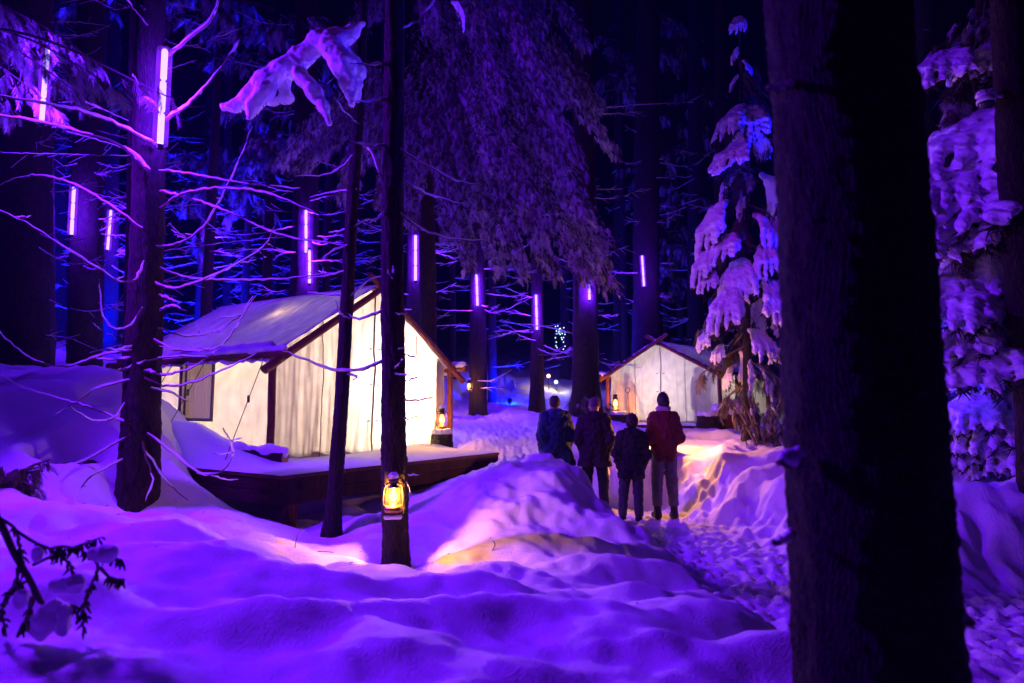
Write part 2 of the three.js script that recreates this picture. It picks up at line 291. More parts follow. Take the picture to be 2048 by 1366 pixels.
function tent(pos, turn, W, H, R, L, o) {
  // local x along the front, z out of the front, y up from the deck; the front wall at z = 0, the back at z = -L
  const t = thing('canvas_tent', o.label, 'tent', pos, turn, 'canvas wall tents');
  const top = (x) => H + (R - H) * (1 - Math.abs(x - W / 2) / (W / 2));
  const fold = (x, y, s) => 0.016 * n2(x * 3.2 + s, y * 0.45) + 0.009 * n2(x * 8 + s, y * 0.8 + x) + 0.006 * Math.sin(x * 21 + 1.5 * n2(x * 2, y + s)) * sstep(0, 1, y) + 0.022 * (1 - y / R) * n2(x * 1.4, s);
  const xs = o.seams;                                         // positions of the panel joints along the front
  const edges = [0.0, xs[0], W / 2, xs[1], W];
  ['wall_panel', 'door_flap', 'door_flap', 'wall_panel'].forEach((nm, k) => {
    const a = edges[k], b = edges[k + 1];
    const g = sheet(44, 60, (u, v) => { const x = lerp(a, b, u), y = v * top(x); const puff = 0.05 * Math.sin(Math.PI * x / W) * Math.sin(Math.PI * v); return [x, y, fold(x, y, o.seed) + puff + (k === 1 ? 0.006 * u : 0)]; });
    const pn = part(nm, g, M.canvas, t);
    if (k === 0 || k === 3) {                                 // the seam where the panel is sewn to the door
      const x = k ? a : b, pts = []; for (let q = 0; q <= 24; q++) { const y = q / 24 * top(x); pts.push(V(x + 0.012 * n2(y * 2, x), y, fold(x, y, o.seed) + 0.05 * Math.sin(Math.PI * x / W) * Math.sin(Math.PI * q / 24) + 0.008)); }
      part('seam', new MB().tube(pts, [0.009], 5).geo(), M.seam, pn);
    } else if (k === 1) {                                     // the overlapping edge of the door
      const x = b, pts = []; for (let q = 0; q <= 40; q++) { const y = q / 40 * (top(x) - 0.12); pts.push(V(x + 0.03 * n2(y * 1.6, 5 + o.seed) + 0.012 * Math.sin(y * 5), y, fold(x, y, o.seed) + 0.05 * Math.sin(Math.PI * q / 40) + 0.016)); }
      part('door_edge', new MB().tube(pts, [0.016, 0.02, 0.014], 6).geo(), M.seam, pn);
    }
    if (k === 1 || k === 2) for (const y of o.toggles) { const x = W / 2 + (k === 1 ? -0.11 : 0.11); const g2 = plank(0.07, 0.024, 0.02, 0.004); g2.rotateZ(0.1); g2.translate(x, y, fold(x, y, o.seed) + 0.05 * Math.sin(Math.PI * y / R) + 0.02); part('toggle', g2, M.plastic, pn); }
  });
  const sideFold = (z, y) => 0.02 * n2(z * 3 + o.seed, y * 0.4) + 0.008 * n2(z * 9, y * 0.7);
  for (const x of [0, W]) part('side_wall', sheet(70, 24, (u, v) => { const z = -L * u, y = v * H; return [x + (x ? 1 : -1) * (sideFold(z, y) + 0.03 * Math.sin(Math.PI * v)), y, z, z, y]; }), M.canvas, t);
  part('back_wall', sheet(40, 30, (u, v) => { const x = u * W, y = v * top(x); return [x, y, -L + fold(x, y, 9)]; }), M.canvas, t);
  // roof: two slopes that reach past the walls, creased where the cloth is stretched
  const run = Math.hypot(W / 2, R - H);
  for (const s of [0, 1]) {
    const slope = sheet(120, 30, (u, v) => {
      const z = 0.16 - (L + 0.4) * u, q = v * 1.12, x = s ? W / 2 + q * W / 2 : W / 2 - q * W / 2;
      const crease = 0.07 * (0.4 - Math.abs(n2(z * 2.1 + 1.2 * v, v * 0.5 + s * 5))) + 0.045 * (0.4 - Math.abs(n2(z * 4.6 + 1.8 * v, v * 0.6))) + 0.012 * n2(z * 13 + 3 * v, v);
      const sag = -0.05 * Math.sin(Math.PI * clamp(v)) * Math.sin(Math.PI * u);
      return [x, R - q * (R - H) + 0.035 + sag + crease * sstep(0, 0.15, v), z, z, q * run];
    });
    part('roof', slope, M.roof, t);
  }
  part('added_floor_mat', plank(W - 0.06, 0.02, L - 0.06, 0.004).translate(W / 2, 0.13, -L / 2), M.mat, t);  // unseen dark mat, added to soak up light bouncing inside
  // peeled log frame
  const y0 = o.foot ?? 0;
  for (const x of [-0.09, W + 0.09]) { part('post', pole(V(x, y0, 0.1), V(x, H + 0.12, 0.1), 0.062), M.log, t); part('post', pole(V(x, y0, -L), V(x, H + 0.1, -L), 0.055), M.log, t); }
  const sl = (R - H) / (W / 2);
  for (const s of [-1, 1]) {
    const lowX = W / 2 + s * (W / 2 + 0.42), lowY = R - (W / 2 + 0.42) * sl - 0.02, hiX = W / 2 - s * o.cross, hiY = R + o.cross * sl - 0.02;
    const z = 0.2 + (s > 0 ? 0.0 : 0.13);
    const rf = part('rafter', pole(V(lowX, lowY, z), V(hiX, hiY, z), 0.072, 0.055), M.log, t);
    if (o.rafterSnow) snowRoll(V(lerp(lowX, hiX, 0.02), lerp(lowY, hiY, 0.02) + 0.06, z), V(lerp(lowX, hiX, 0.98), lerp(lowY, hiY, 0.98) + 0.05, z), 0.035, s + o.seed, rf, 0.022);
    const ex = W / 2 + s * (W / 2 + 0.16), ey = H - 0.04;
    const ev = part('eave_pole', pole(V(ex, ey, 0.5), V(ex, ey, -L - 0.3), 0.07, 0.06), M.log, t);
    snowRoll(V(ex - s * 0.02, ey + 0.09, 0.42), V(ex - s * 0.02, ey + 0.09, -L * 0.94), 0.085, 3 + s + o.seed, ev);
    snowRoll(V(ex - s * 0.16, ey + 0.17, -0.1), V(ex - s * 0.18, ey + 0.17, -L * 0.6), 0.075, 6 + s + o.seed, ev);
  }
  part('ridge_pole', pole(V(W / 2, R - 0.07, 0.42), V(W / 2, R - 0.07, -L - 0.25), 0.06), M.log, t);
  // window in the side wall that is seen
  const wx = o.windowX, sg = wx > 0 ? 1 : -1;
  const win = part('window', sheet(60, 6, (u, v) => { const z = lerp(o.win[0], o.win[1], u), y = lerp(o.win[2], o.win[3], v); return [wx + sg * (0.05 + 0.008 * Math.sin(u * 75) + 0.03), y, z, z, y]; }), M.curtain, t);
  const [za, zb, ya, yb] = o.win, zm = (za + zb) / 2, ym = (ya + yb) / 2, fx = wx + sg * 0.1;
  for (const [cy, cz, hh, dd] of [[ya, zm, 0.055, Math.abs(zb - za) + 0.06], [yb, zm, 0.055, Math.abs(zb - za) + 0.06], [ym, za, yb - ya - 0.056, 0.06], [ym, zb, yb - ya - 0.056, 0.06], [ym, lerp(za, zb, 0.84), yb - ya - 0.056, 0.025]]) { const g = plank(0.03, hh, dd, 0.004); g.translate(fx, cy, cz); part('frame', g, M.seam, win); }
  for (const [a, b, tp] of o.ropes) { const r = part('guy_rope', new MB().tube([a, a.clone().lerp(b, 0.5), b], [0.007], 5).geo(), M.rope, t); const p = a.clone().lerp(b, tp), g = plank(0.035, 0.11, 0.035, 0.008); g.translate(p.x, p.y, p.z); part('tensioner', g, M.plastic, r); }
  return t;
}
function tentLamp(t, label, p, cd, col = TENT_LIGHT) {                          // a bulb hung inside a tent
  const w = t.localToWorld(p.clone());
  const g = thing('tent_lamp', label, 'lamp', w, 0, 'lamps hung inside the tents');
  const bulb = part('bulb', new THREE.SphereGeometry(0.06, 20, 14), M.bulb, g);
  part('socket', lathe([[0, 0.05], [0.028, 0.05], [0.03, 0.12], [0.012, 0.14], [0, 0.14]], 14), M.plastic, g);
  const l = new THREE.PointLight(col, cd, 0, 2); l.castShadow = true; l.shadow.radius = 3; g.add(l);
}
function deck(label, pos, turn, x0, x1, z0, z1, drop, o = {}) {     // planks run out from the front; local y = 0 is the top
  const t = thing('wooden_deck', label, 'deck', pos, turn, 'timber platforms under the tents');
  const n = Math.round((x1 - x0) / 0.19), w = (x1 - x0) / n;
  const gs = [0, 1, 2].map((k) => plank(w - 0.01, 0.04, z1 - z0 - 0.01 * k));
  for (let k = 0; k < n; k++) { const m = part('plank', gs[k % 3], M.wood, t); m.position.set(x0 + (k + 0.5) * w, -0.02 - 0.002 * (k % 2), (z0 + z1) / 2); }
  for (let k = 0; k < 2; k++) {                               // skirt boards
    const h = o.board ?? 0.165, y = -0.045 - h / 2 - k * (h + 0.008);
    let g = plank(x1 - x0 - 0.04, h, 0.04); g.translate((x0 + x1) / 2, y, z1 - 0.05); part('skirt_board', g, M.darkWood, t);
    for (const x of [x0 + 0.05, x1 - 0.05]) { g = plank(0.04, h, z1 - z0 - 0.1); g.translate(x, y, (z0 + z1) / 2 - 0.04); part('skirt_board', g, M.darkWood, t); }
  }
  const py = -0.38, ph = drop - 0.38;
  for (const fx of [0.06, 0.5, 0.94]) for (const z of [z1 - 0.2, (z0 + z1) / 2, z0 + 0.3]) { const g = plank(0.14, ph, 0.14); g.translate(lerp(x0, x1, fx), py - ph / 2, z); part('post', g, M.log, t); }
  // a thin, uneven cover of snow
  const sn = sheet(90, 50, (u, v) => { const x = lerp(x0 - 0.015, x1 + 0.015, u), z = lerp(z1 + 0.02, z0 - 0.02, v), e = Math.min(1, 12 * Math.min(u, 1 - u, v, 1 - v)); return [x + 0.006 * n2(z * 7, 1), 0.012 + (0.03 + 0.016 * n2(x * 1.6, z * 1.6) + 0.008 * n2(x * 5, z * 5) + (o.drift ? o.drift(x, z) : 0)) * Math.sqrt(e), z + 0.006 * n2(x * 7, 2), x, z]; });
  part('snow', sn, M.snowSoft, t);
  return t;
}
const TURN1 = Math.atan2(0.84, 0.542);
const FL = at(540, 925, 10.4);
const t1 = tent(FL, TURN1, 4.39, 1.75, 3.2, 4.75, {
  label: 'large glowing canvas tent on the left with a purple lit roof', seed: 1, seams: [1.0, 3.45], toggles: [0.62, 1.3, 1.98], cross: 0.3, windowX: 0, win: [-1.5, -2.5, 0.66, 1.66],
  ropes: [[V(-0.25, 1.68, 0.1), V(-1.0, 0.08, 0.3), 0.42], [V(-0.25, 1.68, -1.5), V(-0.95, 0.3, -1.55), 0.4], [V(-0.25, 1.68, -2.5), V(-0.9, 0.5, -2.5), 0.4]] });
t1.updateMatrixWorld(true);
const d1 = deck('long timber deck with snowy edge under the large left tent', FL.clone().add(V(0, -0.005, 0)), TURN1, -1.2, 3.86, -5, 1.85, 0.95,
  { drift: (x, z) => 0.62 * Math.exp(-(((x + 0.72) / 0.5) ** 2)) * sstep(1.1, -1.3, z) + 0.10 * Math.exp(-(((x - 3.55) / 0.5) ** 2) - (((z - 0.45) / 0.45) ** 2)) + 0.05 * Math.exp(-((z / 0.25) ** 2)) * sstep(1.5, 3.5, x) });
d1.updateMatrixWorld(true);
tentLamp(t1, 'bulb shining behind the middle of the left tent front', V(3.0, 1.45, -0.7), 42);
tentLamp(t1, 'low warm bulb near the right front corner of the left tent', V(3.35, 0.5, -0.5), 30, WARM_TENT);
tentLamp(t1, 'bulb close under the roof cloth of the left tent', V(1.66, 2.62, -1.9), 9, WARM_TENT);

const TURN2 = -40 * Math.PI / 180;
const C2 = at(1325, 848, 21), c2 = Math.cos(TURN2), s2 = Math.sin(TURN2);
const O2 = V(C2.x - 1.9 * c2, C2.y, C2.z + 1.9 * s2);
const t2 = tent(O2, TURN2, 3.8, 1.63, 2.68, 4.2, {
  label: 'smaller glowing canvas tent on the right with crossed poles at its peak', seed: 4, seams: [0.95, 2.75], toggles: [1.05, 1.65], cross: 0.42, rafterSnow: true, windowX: 3.8, win: [-1.2, -2.2, 0.6, 1.5],
  ropes: [[V(4.05, 1.58, 0.2), V(4.9, -0.1, 0.3), 0.45], [V(-0.25, 1.58, 0.2), V(-0.9, -0.1, 0.4), 0.45]] });
t2.updateMatrixWorld(true);
deck('timber deck in front of the smaller right tent', O2.clone().add(V(0, -0.005, 0)), TURN2, -0.9, 4.6, -4.5, 1.5, 0.6, { board: 0.1 });
tentLamp(t2, 'bulb shining behind the door of the right tent', V(1.85, 1.15, -1.5), 19);
// ---------------------------------------------------------------- trees
// stem through points; rough, flaky bark in the geometry
function stemGeo(pts, radii, seg, rough, seed, n = 90, flare = 0.6) {
  const c = curve(pts, n);
  const rof = (t) => { const x = t * (radii.length - 1), k = Math.min(radii.length - 2, Math.floor(x)); return lerp(radii[k], radii[k + 1], x - k); };
  return new MB().tube(c, (t, a) => { const r = rof(t), q = a * 2.2; return r * (1 + rough * (0.5 * n3(Math.cos(a) * 2.2, Math.sin(a) * 2.2, t * 14 + seed) + 0.45 * Math.abs(n3(Math.cos(a) * 6, Math.sin(a) * 6, t * 30 + seed)) + 0.35 * n3(Math.cos(a) * 11, Math.sin(a) * 11, t * 90 + seed)) + (t < 0.09 ? flare * (1 - t / 0.09) ** 2 * (1 + 0.4 * Math.sin(a * 4 + seed)) : 0)); }, seg, { circ: 6.283 * rof(0.3) }).geo(true);
}
// a bare branch with a line of snow along its upper side
function branch(parent, pts, r0, r1, seed, snow = 1, mat = M.twig) {
  const len = pts.reduce((s, p, k) => k ? s + p.distanceTo(pts[k - 1]) : 0, 0), n = Math.max(10, Math.round(len * 14));
  const c = curve(pts, n).map((p, k) => p.clone().add(V(0.010 * n2(k * 0.45, seed), 0.012 * n2(k * 0.5, seed + 9), 0.01 * n2(k * 0.45, seed + 19))));
  const b = part('branch', new MB().tube(c, (t, a) => lerp(r0, r1, Math.pow(t, 0.8)) * (1 + 0.18 * n2(t * len * 9, seed + 3)), 6).geo(), mat, parent);
  if (snow) {
    const m = new MB(); let run = [];
    const flush = () => { if (run.length > 2) { const q = run.map((k) => c[k]), k0 = run.length - 1, rk = run.map((k) => lerp(r0, r1, k / n)); m.tube(q, (t) => { const k = t * k0, r = rk[Math.round(k)]; return (r * 0.85 + 0.0045 * snow) * (0.25 + 0.9 * Math.sqrt(Math.max(0, Math.sin(Math.PI * clamp(t, 0.02, 0.98))))) * (1 + 0.28 * n2(run[0] + k * 0.6, seed + 5)); }, 6, { lift: (t) => rk[Math.round(t * k0)] * 0.55 + 0.003 * snow }); } run = []; };
    for (let k = 0; k <= n; k++) { if (n2(k * 0.16, seed + 31) > -0.62) run.push(k); else flush(); }
    flush();
    if (m.p.length) part('snow', m.geo(), M.snowSoft, b);
  }
  return b;
}
function forkTwigs(parent, pts, r, seed, count, len) {        // short side twigs
  const g = rngOf(seed), c = curve(pts, 40);
  for (let k = 0; k < count; k++) {
    const p = c[8 + Math.floor(g() * 30)], a = g() * 6.28, L = len * (0.5 + g());
    const q = p.clone().add(V(Math.cos(a) * L * 0.8, (g() - 0.35) * L * 0.8, Math.sin(a) * L * 0.5));
    branch(parent, [p, p.clone().lerp(q, 0.5).add(V(0, -0.04 * L, 0)), q], r, r * 0.5, seed + k * 3, 0.8);
  }
}
// one flat spray of a hemlock bough, pointing along +x, drooping
const frondGeo = (() => {
  const m = new MB(), g = rngOf(5);
  const leaf = (x, y, z, dx, dy, dz, L, w) => { const q = Math.hypot(dx, dz) || 1, sx = -dz / q * w, sz = dx / q * w; const a = m.v(x - sx, y, z - sz, 0, 1, 0, 0, 0), b = m.v(x + sx, y, z + sz, 0, 1, 0, 1, 0), c = m.v(x + dx * L * 0.6 + sx * 1.2, y + dy * L * 0.6, z + dz * L * 0.6 + sz * 1.2, 0, 1, 0, 1, 0.6), d = m.v(x + dx * L, y + dy * L, z + dz * L, 0, 1, 0, 0.5, 1); m.i.push(a, b, c, a, c, d); };
  for (let k = 0; k < 14; k++) {
    const t = k / 13, x = t * 0.36, y = -0.16 * t * t, L = 0.15 * (1 - 0.65 * t) + 0.03;
    for (const s of [-1, 1]) leaf(x, y, 0, 0.75 + 0.1 * g(), -0.35 - 0.3 * g(), s * (0.6 + 0.2 * g()), L, 0.0065);
  }
  leaf(0, 0, 0, 0.9, -0.35, 0.05, 0.46, 0.006);
  return m.geo(true);
})();
function frondMesh(parent, mats, colors, name = 'needles') {
  const im = new THREE.InstancedMesh(frondGeo, M.needle, mats.length); im.name = name;
  mats.forEach((m, k) => { im.setMatrixAt(k, m); im.setColorAt(k, colors[k]); });
  im.userData.kind = 'stuff'; parent.add(im); return im;
}
// boughs with hanging sprays; frost is how many of the sprays are dusted white
function boughs(parent, list, seed, o = {}) {
  const g = rngOf(seed), mats = [], cols = [], Q = new THREE.Quaternion(), E = new THREE.Euler();
  for (const [a, b, sag, wide, count] of list) {
    const mid = a.clone().lerp(b, 0.55).add(V(0, sag, 0)), c = curve([a, mid, b], 24);
    part('branch', new MB().tube(c, [0.028, 0.008], 5).geo(), M.twig, parent);
    for (let k = 0; k < count; k++) {
      const t = Math.pow(g(), 0.75), x = t * 24, i = Math.min(23, Math.floor(x)), p = c[i].clone().lerp(c[i + 1], x - i);
      const dir = c[i + 1].clone().sub(c[i]).normalize(), yaw = Math.atan2(-dir.z, dir.x) + (g() - 0.5) * 2.6;
      const w = wide * (1 - 0.7 * t); p.add(V((g() - 0.5) * w, (g() - 0.75) * w * 0.8, (g() - 0.5) * w));
      E.set((g() - 0.5) * 0.9, yaw, -0.25 - g() * 1.0, 'YZX'); Q.setFromEuler(E);
      const s = (o.size ?? 1) * (0.4 + 1.3 * g() * g() + 0.3 * g());
      mats.push(new THREE.Matrix4().compose(p, Q, V(s, s, s)));
      const fr = g() < (o.frost ?? 0.5) ? 0.25 + 0.5 * g() : 0; cols.push(lin(lerp(0.075, 0.8, fr), lerp(0.06, 0.8, fr), lerp(0.035, 0.82, fr)));
    }
  }
  return frondMesh(parent, mats, cols);
}
// snow-laden bough: fingers of snow that fan out and hang from the stem; four shapes shared by all
const padGeo = [0, 1, 2, 3, 4].map((v) => {
  const g = rngOf(71 + v * 9), L = [], D = [];
  const nf = 8 + (v % 3);
  for (let k = 0; k < nf; k++) {
    const a = (k / (nf - 1) - 0.5) * (1.7 + 0.4 * g()), len = 0.95 + 0.25 * g() - 0.3 * Math.abs(a), zx = Math.sin(a), r = 0.036 + 0.018 * g();
    const p0 = [0.0, 0, 0], p1 = [0.22 * len, -0.10 * len, zx * 0.20 * len], p2 = [0.46 * len, -0.42 * len - 0.04 * g(), zx * 0.42 * len], p3 = [0.56 * len, -0.80 * len - 0.1 * g(), zx * 0.56 * len];
    L.push([...p0, ...p1, 0.03, 0.05], [...p1, ...p2, 0.05, r + 0.01], [...p2, ...p3, r + 0.01, 0.014]);
    for (let q = 0; q < 4; q++) { const f = 0.25 + 0.6 * g(), m = p2.map((x, i) => lerp(x, p3[i], f)), e = [m[0] + (g() - 0.4) * 0.1, m[1] - 0.05 - 0.08 * g(), m[2] + (g() - 0.5) * 0.16]; L.push([...m, ...e, 0.032, 0.01]); D.push([m, e]); }
  }
  const f0 = capsules(L, 0.045), f = (x, y, z) => f0(x, y, z) + 0.012 * n3(x * 7 + v * 7, y * 7, z * 7) + 0.010 * n3(x * 21, y * 21, z * 21 + v), [lo, hi] = boundsOf(L, 0.04);
  const dark = new MB();
  for (const [p, e] of D) { const A = V(...p).add(V(-0.05, -0.02, 0)), B = V(...e).add(V(-0.01, -0.06, 0)); dark.tube([A, A.clone().lerp(B, 0.6).add(V(0, -0.02, 0)), B], [0.012, 0.014, 0.004], 4); for (let q = 0; q < 5; q++) { const s = A.clone().lerp(B, 0.3 + 0.7 * g()); dark.tube([s, s.clone().add(V((g() - 0.6) * 0.12, -0.03 - 0.06 * g(), (g() - 0.5) * 0.12))], [0.008, 0.002], 3); } }
  return [netMesh(f, lo, hi, 0.024), dark.geo()];
});
function pad(parent, a, b, scale, seed, thick = 1) {           // from the attachment a towards the tip b
  const g = rngOf(seed * 13 + 1), v = Math.floor(g() * 5), o = new THREE.Group(); o.name = 'bough'; parent.add(o);
  const d = b.clone().sub(a), yaw = Math.atan2(-d.z, d.x), hor = Math.hypot(d.x, d.z), pitch = Math.atan2(-d.y, Math.max(hor, 1e-3)) - 0.96;
  o.position.copy(a); o.rotation.set(0, yaw, -pitch, 'YZX'); const s = scale ?? d.length() / 0.95; o.scale.set(s, s * thick, s * (0.85 + 0.3 * g()));
  part('snow', padGeo[v][0], M.snowSoft, o); part('needles', padGeo[v][1], M.needleDark, o); return o;
}
const px3 = (list, d0, d1 = d0) => list.map(([x, y], k) => at(x, y, lerp(d0, d1, list.length > 1 ? k / (list.length - 1) : 0)));
function tree(name, label, pts, radii, o = {}) {
  const base = pts[0].clone(); const t = thing(name, label, 'tree', base, 0, o.group);
  t.userData.base = undefined; delete t.userData.base;
  const loc = pts.map((p) => p.clone().sub(base)); loc[0].y -= 0.25;
  part('trunk', stemGeo(loc, radii, o.seg ?? 24, o.rough ?? 0.12, o.seed ?? 1, o.n ?? 90, o.flare ?? 0.6), o.mat ?? M.bark, t);
  t.loc = (p) => p.clone().sub(base); t.locs = (list) => list.map((p) => p.clone().sub(base)); return t;
}
const rgb = rngOf(99);

// stem with the lantern, just before the deck
const A = tree('conifer_tree', 'straight dark tree with a lit lantern hung low on its trunk', [...px3([[794, 1132], [790, 1000], [787, 800], [785, 500], [787, 250], [790, 0], [794, -400]], 6.2)], [0.125, 0.118, 0.112, 0.105, 0.1, 0.096, 0.09], { seed: 3, rough: 0.16, n: 260, seg: 36 });
[[[770, 720], [740, 734], [700, 742], [650, 735], [600, 715], [565, 703]], [[770, 617], [740, 632], [712, 638], [690, 625]], [[768, 372 + 0], [735, 292], [700, 284]], [[770, 290], [735, 293], [705, 283]], [[770, 128], [740, 130], [700, 127]], [[770, 200], [735, 203], [712, 203]],
 [[770, 425], [752, 440], [716, 462]], [[806, 800], [838, 800], [868, 794]], [[804, 762], [822, 760], [836, 754]], [[806, 838], [822, 838], [836, 831]], [[804, 707], [818, 711], [832, 715]], [[800, 950], [826, 950], [836, 951]], [[800, 962], [815, 968], [820, 990]],
 [[800, 300], [860, 335], [910, 360], [965, 372]], [[800, 360], [860, 390], [930, 410]], [[800, 430], [850, 462], [910, 478], [975, 482]], [[798, 60], [830, 45], [862, 12], [880, -20]], [[800, 150], [806, 110], [800, 85]]]
  .forEach((l, k) => branch(A, A.locs(px3(l, 6.15, k < 7 ? 6.3 - 0.1 * k : 6.2 + 0.3 * (k % 3))), k === 0 ? 0.016 : k > 6 && k < 13 ? 0.009 : 0.013, 0.004, 40 + k * 7, k > 6 && k < 13 ? 0.4 : 1));
forkTwigs(A, A.locs(px3([[790, 900], [786, 500]], 6.1)), 0.006, 5, 12, 0.16);
// thinner leaning stem beside it
const B = tree('conifer_tree', 'slim leaning tree in front of the left tent and its deck', px3([[663, 1054], [672, 950], [683, 800], [694, 600], [705, 400], [716, 250], [722, 150], [728, 0], [738, -350]], 7.6), [0.088, 0.085, 0.08, 0.075, 0.07, 0.062, 0.058, 0.052, 0.045], { seed: 7, rough: 0.14, n: 220, seg: 28 });
[[[700, 640], [680, 628], [672, 600]], [[712, 300], [690, 330], [650, 350], [590, 352]], [[706, 455], [680, 462], [656, 466]], [[706, 455], [735, 440], [752, 445]], [[700, 490], [670, 500], [640, 522]], [[690, 748], [715, 754], [706, 760]], [[695, 600], [740, 560], [800, 545]], [[712, 380], [670, 385], [620, 395]], [[718, 250], [690, 225], [670, 195]], [[700, 540], [650, 552], [610, 556]], [[700, 590], [655, 590], [615, 585]]]
  .forEach((l, k) => branch(B, B.locs(px3(l, 7.55, 7.4 + 0.12 * (k % 4))), 0.012, 0.004, 140 + k * 7));
// snow-laden bough hanging from it at the top
{
  const S = (list, d) => { const out = []; for (let k = 0; k < list.length - 1; k++) { const p = B.loc(at(list[k][0], list[k][1], d)), q = B.loc(at(list[k + 1][0], list[k + 1][1], d)), s = d / F; out.push([p.x, p.y, p.z, q.x, q.y, q.z, list[k][2] * s, list[k + 1][2] * s]); } return out; };
  const L = [...S([[724, 48, 7], [700, 68, 14], [672, 80, 22], [640, 84, 24], [605, 112, 20], [565, 140, 21], [530, 165, 22], [500, 195, 18], [470, 212, 13], [448, 216, 8]], 7.3), ...S([[660, 90, 24], [686, 130, 24], [698, 170, 17], [704, 205, 9]], 7.2), ...S([[676, 88, 18], [712, 140, 18], [716, 200, 7]], 7.5), ...S([[598, 148, 16], [626, 182, 15], [646, 212, 10], [658, 246, 5]], 7.1), ...S([[530, 180, 22], [505, 215, 14], [498, 236, 5]], 7.1), ...S([[600, 112, 18], [590, 140, 14]], 7.3), ...S([[560, 150, 18], [575, 195, 10], [540, 205, 9]], 7.4)];
  const f0 = capsules(L, 0.07), [lo, hi] = boundsOf(L, 0.06);
  const o = new THREE.Group(); o.name = 'bough'; B.add(o);
  part('snow', netMesh((x, y, z) => f0(x, y, z) + 0.016 * n3(x * 6, y * 6, z * 6) + 0.008 * n3(x * 15, y * 15, z * 15), lo, hi, 0.02), M.snowSoft, o);
  const m = new MB(), g = rngOf(17); for (let k = 0; k < 150; k++) { const c = L[Math.floor(g() * L.length)], t = g(), p = V(lerp(c[0], c[3], t), lerp(c[1], c[4], t) - lerp(c[6], c[7], t) * 0.75, lerp(c[2], c[5], t)); m.tube([p, p.clone().add(V((g() - 0.5) * 0.14, -0.03 - 0.12 * g(), (g() - 0.5) * 0.14))], [0.007, 0.002], 4); }
  part('needles', m.geo(), M.needleDark, o);
}
// large dead-branched stem on the left
const C = tree('conifer_tree', 'thick left tree with long bare snow lined branches and a light tube', px3([[272, 1058], [280, 900], [287, 700], [294, 500], [298, 300], [300, 100], [308, -350]], 7.8), [0.25, 0.212, 0.2, 0.19, 0.18, 0.17, 0.155], { seed: 12, rough: 0.10, n: 200, seg: 48 });
const Cb = [
 [[312, 290], [245, 255], [180, 228], [100, 210], [-40, 186]], [[300, 342], [240, 290], [170, 268], [85, 245], [-30, 228]], [[285, 458], [220, 410], [150, 370], [85, 352], [40, 355], [-20, 378]], [[288, 522], [270, 560], [240, 563], [200, 540], [130, 495], [60, 450], [-20, 410]],
 [[285, 615], [262, 650], [232, 658], [210, 640], [202, 600], [198, 560]], [[265, 700], [200, 712], [140, 732], [80, 725], [30, 695], [-20, 640]], [[265, 690], [240, 700], [215, 698]], [[262, 715], [225, 720], [190, 716]], [[262, 850], [190, 818], [130, 800], [60, 780], [-20, 740]], [[250, 805], [225, 838], [190, 842], [160, 828], [135, 810]],
 [[262, 868], [200, 905], [140, 930], [70, 935], [-20, 912]], [[245, 920], [180, 955], [150, 1000], [138, 1040]],
 [[335, 112], [380, 75], [420, 40], [446, -20]], [[330, 240], [380, 205], [430, 150], [480, 80]], [[320, 415], [360, 390], [420, 378], [500, 380], [560, 395], [630, 425]], [[312, 492], [350, 490], [400, 460], [438, 405], [470, 340], [505, 255]], [[320, 536], [370, 555], [450, 560], [560, 558], [690, 544]],
 [[310, 566], [345, 577], [400, 562], [470, 530], [530, 490], [548, 455]], [[318, 590], [340, 598], [357, 606]], [[316, 655], [370, 672], [420, 665], [470, 640], [508, 592]], [[308, 680], [350, 700], [410, 700], [445, 690], [480, 640], [512, 590]], [[245, 740], [300, 720], [360, 712], [415, 714]], [[290, 740], [330, 750], [380, 737], [436, 700]],
 [[290, 755], [330, 772], [380, 766], [450, 738], [512, 708]], [[300, 775], [340, 785], [378, 803]], [[295, 868], [350, 910], [400, 946], [440, 946], [464, 915], [462, 885], [446, 856]], [[285, 885], [300, 940], [306, 962], [290, 1004]], [[285, 895], [340, 970], [376, 1000]], [[320, 382], [390, 400], [470, 430], [560, 470], [690, 492]], [[318, 340], [400, 352], [480, 366], [600, 378]], [[290, 18], [262, -6], [240, -40]], [[296, 50], [270, 20], [245, -10]], [[262, 760], [200, 775], [160, 800], [110, 830]], [[320, 620], [345, 612], [372, 622]]];
Cb.forEach((l, k) => { const thick = [0, 1, 12, 13].includes(k); branch(C, C.locs(px3(l, 7.6, 7.6 + (((k * 37) % 11) / 11 - 0.6) * 1.6)), thick ? 0.024 : 0.014, thick ? 0.008 : 0.0045, 240 + k * 7, thick ? 1.5 : 1); });
[15, 19, 20, 25, 3, 17].forEach((k) => forkTwigs(C, C.locs(px3(Cb[k], 7.6, 7.6 + (((k * 37) % 11) / 11 - 0.6) * 1.6)), 0.006, 500 + k, 4, 0.28));

// dark trunk close by on the right
const E = tree('conifer_tree', 'huge black out of focus trunk close by on the right', [at(1760, 2100, 2.3), at(1752, 1366, 2.3), at(1733, 1000, 2.3), at(1715, 683, 2.3), at(1694, 300, 2.3), at(1668, 0, 2.3), at(1660, -500, 2.3)], [0.268, 0.262, 0.256, 0.25, 0.245, 0.24, 0.23], { seed: 21, flare: 0, rough: 0.07, n: 320, seg: 64, mat: M.barkDark });
{ const st = (px, py, qx, qy, r, sn) => branch(E, E.locs([at(px, py, 2.2), at((px + qx) / 2, (py + qy) / 2 + 6, 2.15), at(qx, qy, 2.1)]), r, r * 0.6, px + py, sn); st(1600, 915, 1560, 925, 0.02, 2.5); st(1890, 1235, 1945, 1245, 0.022, 0.6); st(1590, 1065, 1545, 1085, 0.012, 0.3); st(1585, 170, 1535, 180, 0.012, 1); }
